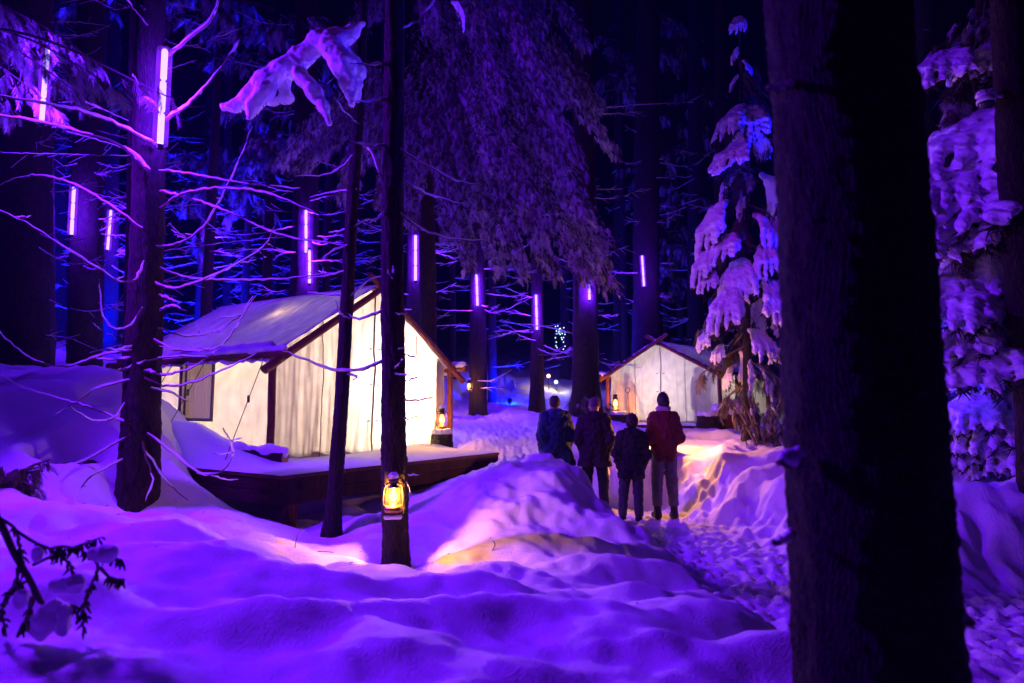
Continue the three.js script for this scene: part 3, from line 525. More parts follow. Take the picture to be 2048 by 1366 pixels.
// pale stem at the right edge
const Ft = tree('conifer_tree', 'leaning trunk at the right edge with a small camera dome on it', px3([[2078, 1010], [2066, 800], [2045, 560], [2030, 350], [2020, 150], [2012, 0], [2000, -400]], 6.6, 6.2), [0.17, 0.16, 0.15, 0.145, 0.14, 0.135, 0.12], { seed: 33, rough: 0.12, n: 160, seg: 30 });
// background stems: x at the top of the frame, x and y of the foot, distance, width in pixels, label
const bg = [
  [58, 52, 840, 13, 112, 'broad dark trunk at the left edge behind a light tube'], [183, 168, 820, 15, 68, 'dark trunk right of the long light tube near the left edge'], [276, 264, 800, 11, 36, 'pale trunk showing just left of the thick branchy tree'],
  [228, 220, 800, 19, 30, 'thin trunk with blue lit bark behind the branchy tree'], [424, 410, 780, 21.5, 22, 'slim trunk behind the back end of the left tent roof'], [458, 454, 780, 24, 17, 'very thin trunk right of the slim one behind the tent roof'],
  [614, 610, 800, 17.5, 52, 'reddish trunk with two staggered light tubes above the left tent'], [836, 826, 850, 16.5, 32, 'trunk with a light tube just right of the lantern tree'], [952, 957, 858, 20, 31, 'trunk beside the distant lit lantern, with a light tube above'],
  [984, 985, 840, 23, 15, 'thin trunk right of the distant lantern tree'], [1076, 1074, 830, 20.5, 24, 'trunk under the light tube left of the right tent'], [1166, 1172, 836, 18.5, 48, 'stout trunk with a needled foot left of the right tent'],
  [1296, 1290, 800, 24, 52, 'dark trunk behind the peak of the right tent'], [545, 545, 790, 26, 14, 'faint thin trunk far behind the ridge of the left tent'], [905, 905, 800, 27, 13, 'faint thin trunk far behind the left tent eave'],
  [1240, 1236, 790, 30, 20, 'faint dark trunk far left of the crossed poles'], [690, 688, 790, 28, 20, 'dark far trunk seen behind the slim leaning tree'], [1390, 1390, 790, 28, 30, 'far trunk behind the roof of the right tent'], [118, 112, 780, 22, 40, 'far trunk lit blue between the two leftmost trunks'], [355, 350, 780, 27, 22, 'far thin trunk right of the thick branchy tree'], [1128, 1130, 800, 31, 18, 'far thin blue trunk between two light tubes'], [770, 768, 790, 23, 16, 'far trunk just left of the lantern tree'],
  [1850, 1852, 900, 15, 50, 'trunk hidden among snowy boughs right of the huge black trunk'], [1440, 1440, 820, 25, 26, 'far trunk behind the snow laden young tree']];
const bgTrees = bg.map(([xt, xb, yb, d, w, label], k) => {
  const foot = at(xb, yb, d); foot.y = Math.max(foot.y - 0.3, -0.2); const r = w * d / F / 2 / Math.hypot(1, (xb - CX) / F);
  const t = tree('conifer_tree', label, [foot, at(lerp(xb, xt, 0.35), lerp(yb, 0, 0.35), d), at(lerp(xb, xt, 0.7), lerp(yb, 0, 0.7), d), at(xt, 0, d), at(2 * xt - lerp(xb, xt, 0.5), -420, d)], [r * 1.15, r * 1.02, r * 0.97, r * 0.92, r * 0.84], { seed: 60 + k, rough: 0.1, n: 70, seg: 18, group: 'forest trees' });
  const g = rngOf(700 + k), n = xb < 800 ? 26 : 15;
  for (let q = 0; q < n; q++) {                              // bare side branches with forking twigs
    const y = foot.y + 1.5 + g() * 9.5, s = g() < 0.5 ? -1 : 1, L = 0.5 + 2.4 * g() * g() + 0.5 * g(), px = (y - foot.y) / 12, cx = lerp(foot.x, at(xt, 0, d).x, px), z = -d + (g() - 0.3) * 0.4;
    const a = V(cx, y, z), b = V(cx + s * L, y + (g() - 0.5) * 0.9, z + (g() - 0.3) * 1.2), c = [a, a.clone().lerp(b, 0.3 + 0.4 * g()).add(V(0, (-0.26 * g() + 0.06) * L, 0)), b];
    const br = branch(t, t.locs(c), 0.009 + 0.0003 * d, 0.004, 900 + k * 30 + q, 0.7);
    const tw = new MB(), sn = new MB(), cc = curve(t.locs(c), 20);
    for (let f = 0; f < 7; f++) { const p = cc[5 + Math.floor(g() * 15)], l = (0.15 + 0.35 * g()) * Math.min(1, L), e = p.clone().add(V(s * l * (0.3 + 0.7 * g()), l * (g() - 0.55), l * (g() - 0.4) * 1.2)), m = p.clone().lerp(e, 0.5).add(V(0, 0.03 * (g() - 0.5), 0)); tw.tube([p, m, e], [0.006, 0.003], 4); sn.tube([p, m, e], [0.0075, 0.003], 4, { lift: () => 0.006 }); }
    part('twig', tw.geo(), M.twig, br); part('snow', sn.geo(), M.snowSoft, br);
  }
  return t;
});
// ---------------------------------------------------------------- needled boughs
{
  // big hemlock whose boughs hang in the middle of the picture
  const foot = at(858, 870, 14); foot.y = 0.6;
  const H = tree('hemlock_tree', 'tall hemlock with frosted boughs drooping over the middle of the scene', [foot, at(856, 600, 14), at(852, 300, 14), at(850, 0, 14), at(848, -500, 14)], [0.2, 0.18, 0.17, 0.16, 0.12], { seed: 51, n: 90 });
  const L = [], g = rngOf(8);
  for (const [x, y, d, sx, sy] of [[1165, 440, 11, 850, -60], [1225, 575, 11.5, 870, 180], [1080, 470, 11.3, 855, 60], [1000, 540, 11.6, 860, 180], [940, 525, 12, 860, 230], [1050, 545, 11.2, 860, 200], [1110, 545, 11.4, 870, 240], [1070, 130, 10.5, 840, -220], [1160, 330, 11, 845, -100], [960, 420, 11.5, 850, 80], [900, 470, 12.2, 850, 200], [1000, 200, 10.6, 840, -160], [1210, 480, 11.8, 870, 80], [1175, 90, 13.5, 850, -240], [1200, 210, 14.2, 850, -120], [1228, 300, 14.5, 860, -40], [960, 70, 10.8, 840, -240], [700, 90, 11.5, 840, -120], [740, 30, 11, 840, -200], [690, 330, 13, 850, 180], [650, 300, 13.2, 850, 150], [600, 330, 13.5, 850, 220], [1180, 560, 11.2, 880, 250], [1215, 530, 12.5, 880, 150], [1150, 300, 12.5, 850, -60], [760, 400, 14.5, 850, 240], [680, 390, 14.8, 850, 250], [560, 320, 15, 850, 180], [1130, 200, 13, 850, -160], [1090, 40, 12, 850, -260], [820, 440, 13, 850, 250], [980, 330, 10.8, 850, 0], [860, 60, 10.6, 840, -180]])
    L.push([H.loc(at(sx, sy, 13.9)), H.loc(at(x, y, d)), 0.55 + 0.4 * g(), 0.9, 1250]);
  boughs(H, L, 21, { frost: 0.62, size: 0.34 });
  // little snow clump near its top
  pad(H, H.loc(at(905, 5, 9)), H.loc(at(930, 62, 9)), 0.42, 3);
}
{
  // boughs that reach in from the left edge
  const foot = at(-260, 950, 8.6); foot.y = 1.0;
  const H = tree('hemlock_tree', 'hemlock at the left edge whose snowy sprays reach over two light tubes', [foot, at(-262, 500, 8.6), at(-266, 0, 8.6), at(-270, -500, 8.6)], [0.2, 0.18, 0.16, 0.12], { seed: 52, n: 70 });
  const L = [[60, 70, 9.8, -80], [110, 150, 10.4, -60], [205, 130, 10.3, -40], [245, 185, 9.4, 20], [130, 235, 10.4, 60], [30, 230, 10.4, 60], [60, 130, 10.3, -40], [20, 30, 9.4, -160], [180, 205, 9.9, 20], [350, 200, 7.2, 40]].map(([x, y, d, sy], k) => [H.loc(at(-255, sy, 8.6)), H.loc(at(x, y, d)), 0.35, 0.5, k > 8 ? 40 : 110]);
  boughs(H, L, 22, { frost: 0.7, size: 0.62 });
}
{
  // far, dark crowns that fill the sky
  const spots = [[160, -60, 17, 'faint far crown above the two leftmost trunks'], [400, -20, 16, 'faint far crown at the top, just right of the largest light tube'], [520, 60, 17, 'dim far crown behind the snow laden bough'], [640, 200, 19, 'dim far crown behind the slim leaning tree'], [470, 330, 20, 'far crown above the back end of the left tent roof'], [570, 270, 18, 'far crown above the two staggered light tubes'], [370, 430, 20, 'far crown right of the thick branchy tree'],
    [1330, 60, 29, 'faint far crown at the top between hanging boughs and snowy fir'], [1400, 260, 29, 'faint far crown just left of the snowy fir'], [1320, 330, 28, 'dim far crown above the rightmost light tube'], [1250, 150, 27, 'dim far crown right of the hanging boughs'], [1370, 470, 29, 'far crown right of the rightmost light tube'], [1345, 560, 29, 'lowest far crown, above the roof of the right tent']];
  spots.forEach(([x, y, d, label], k) => {
    const top = at(x, y, d), foot = V(top.x, 1.2, top.z - 1.2);
    const H = tree('hemlock_tree', label, [foot, V(foot.x, top.y * 0.6, foot.z), V(foot.x, top.y + 3, foot.z)], [0.16, 0.13, 0.06], { seed: 80 + k, n: 40, seg: 12, group: 'far hemlock crowns' });
    const g = rngOf(1000 + k), L = []; for (let q = 0; q < 11; q++) { const a = g() * 6.28, R = 1.2 + g() * 1.4, y0 = top.y + (g() - 0.3) * 3.2; L.push([H.loc(V(foot.x, y0 + 0.4, foot.z)), H.loc(V(foot.x + Math.cos(a) * R, y0 - 0.3, foot.z + Math.sin(a) * R + 0.4)), 0.15, 0.6, 70]); }
    boughs(H, L, 50 + k, { frost: 0.45, size: 0.8 });
  });
}
// young tree bowed under snow, left of the huge trunk
{
  const foot = at(1492, 905, 11.2); foot.y = groundY(foot.x, foot.z);
  const S = tree('snowy_fir_tree', 'young fir weighed down by thick snow beside the huge black trunk', [foot, at(1494, 750, 11.2), at(1492, 500, 11.2), at(1484, 250, 11.2), at(1479, 60, 11.2), at(1478, 20, 11.2)], [0.075, 0.07, 0.055, 0.038, 0.018, 0.006], { seed: 91, n: 80, seg: 16 });
  [[1480,340,1440,400],[1500,375,1478,440],[1525,350,1556,450],[1452,405,1410,500],[1424,500,1396,562],[1425,545,1412,580],[1485,520,1474,600],[1528,490,1538,548],[1466,580,1446,655],[1522,600,1516,668],[1482,705,1490,785],[1425,655,1402,698],[1445,690,1432,722],[1545,620,1566,668],[1490,215,1452,268],[1500,215,1508,272],[1490,290,1448,335],[1508,265,1532,318],[1480,150,1462,178],[1478,95,1468,122],[1484,122,1502,146],[1478,35,1478,62],[1510,430,1548,500],[1470,470,1440,520],[1500,660,1545,720],[1530,560,1572,640],[1484,255,1470,300],[1470,730,1452,776],[1515,730,1540,790],[1560,700,1590,780]]
    .forEach(([x, y, X, Y], k) => { const dz = ((k * 53) % 17) / 17 - 0.35; pad(S, S.loc(at(x, y, 11.2 - dz * 0.4)), S.loc(at(X, Y, 11.1 - dz)), undefined, k + 1); });
  const g = rngOf(4), L = []; for (let k = 0; k < 26; k++) { const y = 120 + k * 26, a = g() * 6.28, R = (0.2 + 0.6 * (y / 800)) * (0.7 + 0.5 * g()), p = S.loc(at(1488, y, 11.2)); L.push([p, p.clone().add(V(Math.cos(a) * R, -0.35 - 0.2 * g(), Math.sin(a) * R)), 0.05, 0.3, 26]); }
  boughs(S, L, 31, { frost: 0.1, size: 0.6 });
  // low shrub and drooping sprays at its foot
  const q = thing('shrub', 'snow dusted shrub at the foot of the young fir near a blue lamp', 'shrub', at(1525, 905, 10.6)), b0 = at(1525, 905, 10.6);
  const L2 = []; for (let k = 0; k < 14; k++) { const a = g() * 6.28, R = 0.25 + 0.45 * g(); L2.push([V(0, -0.1, 0), V(Math.cos(a) * R, 0.25 + 0.75 * g(), Math.sin(a) * R * 0.6), 0.12, 0.25, 24]); }
  boughs(q, L2, 33, { frost: 0.25, size: 0.4 });
}
// snowy boughs on the far right
{
  const foot = at(1975, 1000, 8); foot.y = 0.7;
  const S = tree('snowy_fir_tree', 'broad fir with heavy snowy boughs at the right edge of the scene', [foot, at(1972, 600, 8), at(1968, 200, 8), at(1966, -300, 8)], [0.15, 0.12, 0.1, 0.07], { seed: 95, n: 60, seg: 16 });
  [[2010,85,1962,150],[2005,95,1950,170],[2010,235,1900,330],[2000,250,1872,390],[2020,260,1975,360],[1990,330,1900,440],[1985,360,1940,470],[2000,420,1890,500],[2030,400,2005,500],[1970,430,1935,540],[1960,515,1892,650],[1970,520,1925,660],[1990,540,1975,660],[2010,570,2000,670],[2040,580,2040,690],[1940,660,1900,740],[1960,690,1925,800],[1995,720,1955,800],[2030,740,2010,860],[1960,800,1920,880],[2010,830,1970,920],[2040,860,2030,960],[1900,360,1862,450],[1900,470,1860,540],[1935,600,1880,690],[2040,250,2050,360],[1925,880,1890,950],[1990,900,1950,970],[1900,120,1860,190],[1890,560,1870,640]]
    .forEach(([x, y, X, Y], k) => { const dz = ((k * 53) % 17) / 17; pad(S, S.loc(at(x, y, 7.7 - 0.5 * dz)), S.loc(at(X, Y, 7.4 - dz)), undefined, k + 40, 0.8); });
  const g = rngOf(6), L = []; for (let k = 0; k < 40; k++) { const x = 1870 + g() * 190, y = 60 + g() * 880; L.push([S.loc(at(1975, y - 60, 7.9)), S.loc(at(x, y, 7.1 + 0.7 * g())), 0.15, 0.45, 34]); }
  boughs(S, L, 36, { frost: 0.3, size: 0.7 });
}
// sapling branch in the left foreground
{
  const d = 2.9, foot = at(-60, 960, d), T = thing('sapling_branch', 'small bare sapling branch with snow clumps in the left foreground', 'branch', foot), loc = (p) => p.clone().sub(foot), g = rngOf(3);
  const twig = (l, r0, r1) => part('twig', new MB().tube(curve(l.map(([x, y, q]) => loc(at(x, y, d + (q ?? 0)))), 24), [r0, r1], 7).geo(), M.twig, T);
  const mains = [[[-420, 1500], [-330, 1200], [-240, 1010], [-130, 940], [-60, 965], [0, 1045], [30, 1110], [60, 1160], [82, 1205]], [[0, 1036], [30, 1058], [40, 1100], [50, 1140]], [[30, 1060], [70, 1085], [100, 1098], [130, 1120], [152, 1150]], [[66, 1130], [110, 1110], [160, 1090], [204, 1074]], [[100, 1098], [125, 1093], [160, 1100], [185, 1112]], [[185, 1112], [196, 1135], [180, 1175], [168, 1215], [166, 1262]], [[60, 1160], [68, 1200], [50, 1240], [45, 1262]], [[35, 1135], [36, 1165], [50, 1195]], [[82, 1205], [120, 1215], [150, 1212], [176, 1235]], [[60, 1160], [20, 1180], [5, 1215], [8, 1258]], [[190, 1112], [220, 1112], [246, 1122]], [[200, 1135], [225, 1158], [250, 1158]]];
  mains.forEach((l, k) => twig(l, k ? 0.008 : 0.022, k ? 0.003 : 0.012));
  const m = new MB();
  for (const l of mains.slice(1)) for (let q = 0; q < 26; q++) { const t = 0.25 + 0.75 * g(), x = t * (l.length - 1), i = Math.min(l.length - 2, Math.floor(x)), p = loc(at(lerp(l[i][0], l[i + 1][0], x - i), lerp(l[i][1], l[i + 1][1], x - i), d)); const e = p.clone().add(V((g() - 0.5) * 0.05, -0.012 - 0.035 * g(), (g() - 0.5) * 0.05)); m.tube([p, p.clone().lerp(e, 0.5).add(V(0, 0.003, 0)), e], [0.0025, 0.0065, 0.003], 5); }
  part('leaf_cluster', m.geo(), M.needleDark, T).userData.kind = 'stuff';
  const clump = (list) => { const L = []; for (let k = 0; k < list.length; k++) { const a = list[k], b = list[Math.min(list.length - 1, k + 1)], p = loc(at(a[0], a[1], d - 0.02)), q = loc(at(b[0], b[1], d - 0.02)); L.push([p.x, p.y, p.z, q.x + 1e-4, q.y, q.z, a[2] * d / F, b[2] * d / F]); } const f = capsules(L, 0.03), [lo, hi] = boundsOf(L, 0.02); part('snow', netMesh((x, y, z) => f(x, y, z) + 0.008 * n3(x * 16, y * 16, z * 16), lo, hi, 0.008), M.snowSoft, T); };
  clump([[75, 1098, 8], [74, 1112, 7]]); clump([[188, 1106, 11], [210, 1108, 15], [222, 1104, 10]]); clump([[112, 1170, 13], [150, 1168, 14]]); clump([[108, 1212, 16], [96, 1240, 24], [84, 1262, 14]]); clump([[128, 1225, 16], [124, 1258, 10]]); clump([[40, 1205, 10], [44, 1190, 8]]); 
}
// dark undergrowth in the hollow of the left snow bank
{
  const T = thing('shrub', 'dark half buried shrub in the hollow of the left snow bank', 'shrub', at(140, 905, 7.7)), g = rngOf(14), L = [];
  for (let k = 0; k < 18; k++) { const a = g() * 6.28, R = 0.15 + 0.3 * g(); L.push([V(0, -0.3, -0.15), V(Math.cos(a) * R, -0.5 + 0.4 * g(), Math.sin(a) * R - 0.1), 0.06, 0.2, 26]); }
  boughs(T, L, 61, { frost: 0, size: 0.35 });
  const T2 = thing('shrub', 'dark needled shrub poking from the snow at the left edge', 'shrub', at(10, 960, 6.6)), L2 = [];
  for (let k = 0; k < 14; k++) { const a = g() * 6.28, R = 0.15 + 0.25 * g(); L2.push([V(0, -0.1, 0), V(Math.cos(a) * R, -0.1 + 0.45 * g(), Math.sin(a) * R), 0.06, 0.2, 22]); }
  boughs(T2, L2, 62, { frost: 0.05, size: 0.35 });
  const foot = at(1172, 836, 18.2), T3 = thing('shrub', 'small needled shrub at the foot of the stout trunk', 'shrub', foot), L3 = [];
  for (let k = 0; k < 12; k++) { const a = g() * 6.28, R = 0.3 + 0.45 * g(); L3.push([V(0, -0.2, 0), V(Math.cos(a) * R, 0.1 + 0.7 * g(), Math.sin(a) * R), 0.1, 0.4, 24]); }
  boughs(T3, L3, 63, { frost: 0.2, size: 0.8 });
}
// ---------------------------------------------------------------- lamps
// a violet light tube of three lit sections hung upright on a trunk
function ledTube(label, a, b, off = false, cd = LED_CD) {
  const T = thing('light_tube', label, 'light tube', b, 0, 'violet light tubes hung in the trees');
  const v = a.clone().sub(b), L = v.length(), u = v.clone().normalize(), n = Math.max(3, Math.ceil(L / 0.46)), q = new THREE.Quaternion().setFromUnitVectors(V(0, 1, 0), u);
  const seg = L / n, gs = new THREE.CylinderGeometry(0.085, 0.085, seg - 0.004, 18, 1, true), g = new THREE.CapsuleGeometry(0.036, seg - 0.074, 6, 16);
  for (let k = 0; k < n; k++) { const m = part('diffuser', g, M.led, T); m.quaternion.copy(q); m.position.copy(u).multiplyScalar((k + 0.5) * seg); part('sleeve', gs, M.sleeve, m); const l = new THREE.PointLight(LED_LIGHT, cd * 3 / n, 0, 2); l.castShadow = true; l.position.copy(m.position); T.add(l); }  // each lit section gets an added glowing shell standing in for its halo
  const c = new THREE.CylinderGeometry(0.04, 0.04, 0.05, 16);
  for (const s of [-0.022, L + 0.022]) { const m = part('end_cap', c, M.plastic, T); m.quaternion.copy(q); m.position.copy(u).multiplyScalar(s); }
  const w = part('cable', new MB().tube(curve([u.clone().multiplyScalar(L + 0.04), u.clone().multiplyScalar(L + 0.25).add(V(0.01, 0, -0.08)), u.clone().multiplyScalar(L + 0.6).add(V(0, 0, -0.12))], 10), [0.006], 5).geo(), M.plastic, T);
}
[[95, 97, 83, 247, 9.9, 'long light tube near the left edge, behind snowy sprays'], [330, 98, 320, 290, 7.45, 'largest light tube, on the thick branchy left tree'], [148, 374, 143, 470, 14.3, 'light tube low on the dark trunk near the left edge'], [222, 420, 215, 500, 18.4, 'light tube just left of the thick branchy tree'],
 [417, 455, 414, 527, 21, 'small light tube above the back end of the left tent'], [612, 420, 612, 506, 17.1, 'upper of the two staggered light tubes above the left tent roof'], [619, 500, 619, 567, 17, 'lower of the two staggered light tubes above the left tent roof'], [831, 470, 831, 562, 16.1, 'light tube right beside the lantern tree'],
 [953, 549, 955, 612, 19.6, 'light tube above the distant lantern'], [1072, 589, 1074, 660, 20.1, 'lowest light tube, left of the right tent'], [1284, 511, 1288, 573, 22.6, 'rightmost light tube, above the right tent'], [1178, 560, 1179, 600, 18, 'light tube mostly hidden by hanging frosted boughs']]
  .forEach(([x, y, X, Y, d, label]) => ledTube(label, at(x, y, d), at(X, Y, d)));
// violet floodlights out of view, one of them added for the hemlock
function flood(label, pos, to, col, cd, em, cone) {
  const T = thing('floodlight', label, 'floodlight', pos, 0, 'floodlights on the trees round the clearing'); T.lookAt(to);
  const h = plank(0.46, 0.34, 0.12, 0.012); h.translate(0, 0, -0.065); part('housing', h, M.plastic, T);
  const f = plank(0.4, 0.28, 0.01, 0.002); f.translate(0, 0, 0.005); part('lens', f, em, T);
  part('bracket', new MB().tube([V(-0.25, 0, -0.06), V(-0.25, -0.02, -0.25), V(0, -0.02, -0.32), V(0.25, -0.02, -0.25), V(0.25, 0, -0.06)], [0.012], 6).geo(), M.metal, T);
  const l = new THREE.SpotLight(col, cd, 0, cone, 0.6, 2); l.castShadow = true; l.shadow.radius = 20; l.position.set(0, 0, 0.03); l.target.position.set(0, 0, 1); T.add(l); T.add(l.target);
}
const vLens = glow(1.2, 0.1, 4), mLens = glow(3, 0.1, 3.4);
flood('violet floodlight high on a tree left of the foreground snow', V(-6.9, 5.7, -6.5), V(1.4, 0.2, -4.7), VIOLET, 430, vLens, 0.95);
flood('magenta floodlight high overhead beside the huge trunk', V(-0.4, 7.8, -6.4), V(4.0, 2.0, -11.0), MAGENTA, 38, mLens, 0.5);
flood('violet floodlight high on a tree beyond the left edge', V(-10.5, 8.5, -8.0), V(-4.6, 2.8, -12.4), VIOLET, 240, vLens, 0.42);
flood('added unseen violet floodlight that brightens the hemlock from above', V(0.9, 8.6, -5.0), V(-0.4, 6.2, -11.8), VIOLET, 90, vLens, 0.5);  // added lamp without a known source, lights the hemlock boughs
// small blue uplights among the trees
function uplight(label, pos, to, cd, size = 0.09) {
  const T = thing('blue_uplight', label, 'lamp', pos.setY(Math.max(pos.y, groundY(pos.x, pos.z) + 0.16)), 0, 'blue uplights on the snow'); T.lookAt(to);
  part('housing', new THREE.CylinderGeometry(size, size * 0.8, 0.14, 18).rotateX(Math.PI / 2).translate(0, 0, -0.08), M.plastic, T);
  part('lens', new THREE.CircleGeometry(size * 0.9, 20).translate(0, 0, 0.002), M.blueLamp, T);
  part('stake', new MB().tube([V(0, 0, -0.1), V(0, -0.35, -0.12)], [0.01], 6).geo(), M.metal, T);
  const l = new THREE.SpotLight(BLUE_LIGHT, cd, 0, 1.15, 0.5, 2); l.castShadow = true; l.shadow.radius = 3; l.position.set(0, 0, 0.03); l.target.position.set(0, 0, 1); T.add(l); T.add(l.target);
}
uplight('blue uplight behind the left snow bank lighting the trunks', at(165, 770, 17), at(190, 300, 20), BLUE_CD * 3);
uplight('blue uplight behind the left tent lighting the far trees', at(420, 740, 19.5), at(420, 250, 25), BLUE_CD * 3);
uplight('blue uplight on the slope left of the right tent', at(1020, 800, 22), at(1060, 600, 30), BLUE_CD * 1.5);
uplight('blue uplight in the trees behind the right tent', at(1200, 760, 24), at(1180, 300, 27), BLUE_CD * 0.6);
uplight('blue uplight on the snow right of the smaller tent deck', at(1462, 838, 15.5), at(1490, 872, 14.2), BLUE_CD * 0.3, 0.07);
uplight('blue uplight among the snowy boughs at the right edge', at(1895, 870, 9), at(1960, 560, 7.6), BLUE_CD * 0.6, 0.07);
uplight('blue uplight low behind the broad fir at the right edge', at(1905, 940, 8.6), at(1960, 300, 7.2), BLUE_CD * 1.6, 0.08);

// hurricane lantern, origin at its foot
function lantern(label, pos, s = 1, turn = 0, snow = true, cd = WARM_CD) {
  const T = thing('lantern', label, 'lantern', pos, turn, 'lit hurricane lanterns'); T.scale.setScalar(s);
  part('fuel_tank', lathe([[0, 0], [0.075, 0], [0.082, 0.012], [0.08, 0.04], [0.06, 0.058], [0.035, 0.066], [0.035, 0.085], [0, 0.085]], 24), M.brass, T);
  part('globe', lathe([[0.04, 0.088], [0.056, 0.11], [0.06, 0.14], [0.05, 0.185], [0.036, 0.215]], 24), M.globe, T);
  part('flame', lathe([[0, 0.095], [0.026, 0.1], [0.036, 0.125], [0.034, 0.16], [0.022, 0.195], [0, 0.205]], 16), M.flame, T);
  part('chimney', lathe([[0.036, 0.216], [0.05, 0.22], [0.052, 0.232], [0.03, 0.245], [0.028, 0.275], [0.048, 0.282], [0.04, 0.298], [0.015, 0.31], [0, 0.312]], 20), M.metal, T);
  for (const q of [-1, 1]) part('side_tube', new MB().tube(curve([V(q * 0.06, 0.045, 0), V(q * 0.088, 0.07, 0), V(q * 0.09, 0.15, 0), V(q * 0.078, 0.23, 0), V(q * 0.045, 0.262, 0), V(q * 0.02, 0.262, 0)], 24), [0.0075], 8).geo(), M.metal, T);
  for (const q of [-1, 1]) part('globe_wire', new MB().tube(curve([V(q * 0.03, 0.088, 0.045), V(q * 0.02, 0.15, 0.066), V(q * 0.015, 0.218, 0.04)], 12), [0.0025], 5).geo(), M.metal, T);
  part('handle', new MB().tube(curve([V(-0.085, 0.2, 0), V(-0.075, 0.3, -0.02), V(0, 0.37, -0.03), V(0.075, 0.3, -0.02), V(0.085, 0.2, 0)], 24), [0.003], 5).geo(), M.metal, T);
  if (snow) { const L = [[-0.012, 0.325, 0, 0.012, 0.328, 0, 0.036, 0.034]]; part('snow', netMesh((x, y, z) => capsules(L)(x, y, z) + 0.005 * n3(x * 40, y * 40, z * 40), [-0.08, 0.26, -0.07], [0.08, 0.39, 0.07], 0.008), M.snowSoft, T); }
  const l = new THREE.PointLight(WARM_LIGHT, cd, 0, 2); l.castShadow = true; l.shadow.radius = 1.2; l.position.y = 0.15; T.add(l);
}
lantern('lit lantern hung low on the straight tree trunk', at(786, 1024, 6.02), 1.0, 0.2, true, WARM_CD * 2.8);
{ // its bracket and the ledge of snow under it belong to the trunk
  const p = A.loc(at(786, 1024, 6.02)); part('lantern_shelf', plank(0.16, 0.02, 0.14).translate(p.x, p.y - 0.012, p.z - 0.02), M.darkWood, A); const L = [[p.x - 0.06, p.y - 0.045, p.z + 0.03, p.x + 0.07, p.y - 0.04, p.z + 0.03, 0.02, 0.022]]; const [lo, hi] = boundsOf(L, 0.02); part('snow', netMesh(capsules(L), lo, hi, 0.008), M.snowSoft, A);
}
// stump with a snow cap; the lantern stands on it
function stump(label, pos, r, h, seed) {
  const T = thing('tree_stump', label, 'stump', pos, seed);
  part('trunk', new MB().tube(curve([V(0, -0.05, 0), V(0, h * 0.5, 0), V(0, h, 0)], 16), (t, a) => r * (1.12 - 0.14 * t) * (1 + 0.07 * n3(Math.cos(a) * 3, Math.sin(a) * 3, t * 3 + seed) + 0.06 * Math.abs(n3(Math.cos(a) * 9, Math.sin(a) * 9, t + seed))), 40).geo(true), M.bark, T);
  const L = [[-r * 0.4, h + 0.02, 0, r * 0.4, h + 0.02, 0, r * 0.62, r * 0.6], [0, h + 0.02, -r * 0.4, 0, h + 0.02, r * 0.4, r * 0.6, r * 0.62]], f0 = capsules(L, 0.1);
  part('snow', netMesh((x, y, z) => Math.max(f0(x, y, z), Math.abs(y - h - 0.05) - 0.055) + 0.012 * n3(x * 9, y * 9, z * 9 + seed), [-r * 1.4, h - 0.06, -r * 1.4], [r * 1.4, h + 0.2, r * 1.4], 0.015), M.snowSoft, T);
}
{ const p = t1.localToWorld(V(3.72, 0.07, 0.5)); stump('snow capped stump on the right end of the left tent deck', p, 0.21, 0.26, 2); lantern('lit lantern on the snowy stump beside the left tent post', p.clone().add(V(0, 0.345, 0)), 1.45, 0.6, true, WARM_CD * 1.5);
  const q = t2.localToWorld(V(0.6, 0.04, 0.75)); stump('low stump on the left end of the right tent deck', q, 0.42, 0.26, 5); lantern('lit lantern on the low stump beside the right tent', q.clone().add(V(0, 0.345, 0)), 1.9, 0.9, false, WARM_CD * 3);
  lantern('far lit lantern hung on a trunk between the tents', at(938, 783, 19.2), 1.15, 0.4, true, WARM_CD); 
  const g = at(1334, 935, 10.55); g.y = groundY(g.x, g.z) - 0.03; stump('small stump hidden behind the person in red', g, 0.13, 0.3, 7); lantern('lantern on a small stump just beyond the person in red', g.clone().add(V(0, 0.38, 0)), 1.15, 0.2, false, WARM_CD * 5.5); }
// bits of bark and needles fallen on the snow
{ const g = rngOf(41), base = new MB().tube([V(-0.5, 0, 0), V(0, 0.08, 0.03), V(0.5, 0, 0)], [0.05, 0.09, 0.03], 4).geo(), im = new THREE.InstancedMesh(base, M.twig, 420); im.name = 'needle_litter'; im.userData.kind = 'stuff'; im.userData.label = 'bits of bark and needles scattered over the snow'; im.userData.category = 'litter';
  const spots = [[-1.1, -6.2], [-2.1, -7.6], [-4.5, -7.4], [-0.2, -6.8], [0.3, -5.6], [-3.2, -5.6], [2.4, -4.5]], Q = new THREE.Quaternion(), E2 = new THREE.Euler();
  for (let k = 0; k < 420; k++) { const c = spots[Math.floor(g() * spots.length)], a = g() * 6.28, r = 1.6 * Math.sqrt(g()), x = c[0] + Math.cos(a) * r, z = c[1] + Math.sin(a) * r, s = 0.015 + 0.04 * g() * g(); E2.set((g() - 0.5) * 0.5, g() * 6.28, (g() - 0.5) * 0.5); im.setMatrixAt(k, new THREE.Matrix4().compose(V(x, groundY(x, z) + 0.003, z), Q.setFromEuler(E2), V(s, s, s))); }
  scene.add(im); }
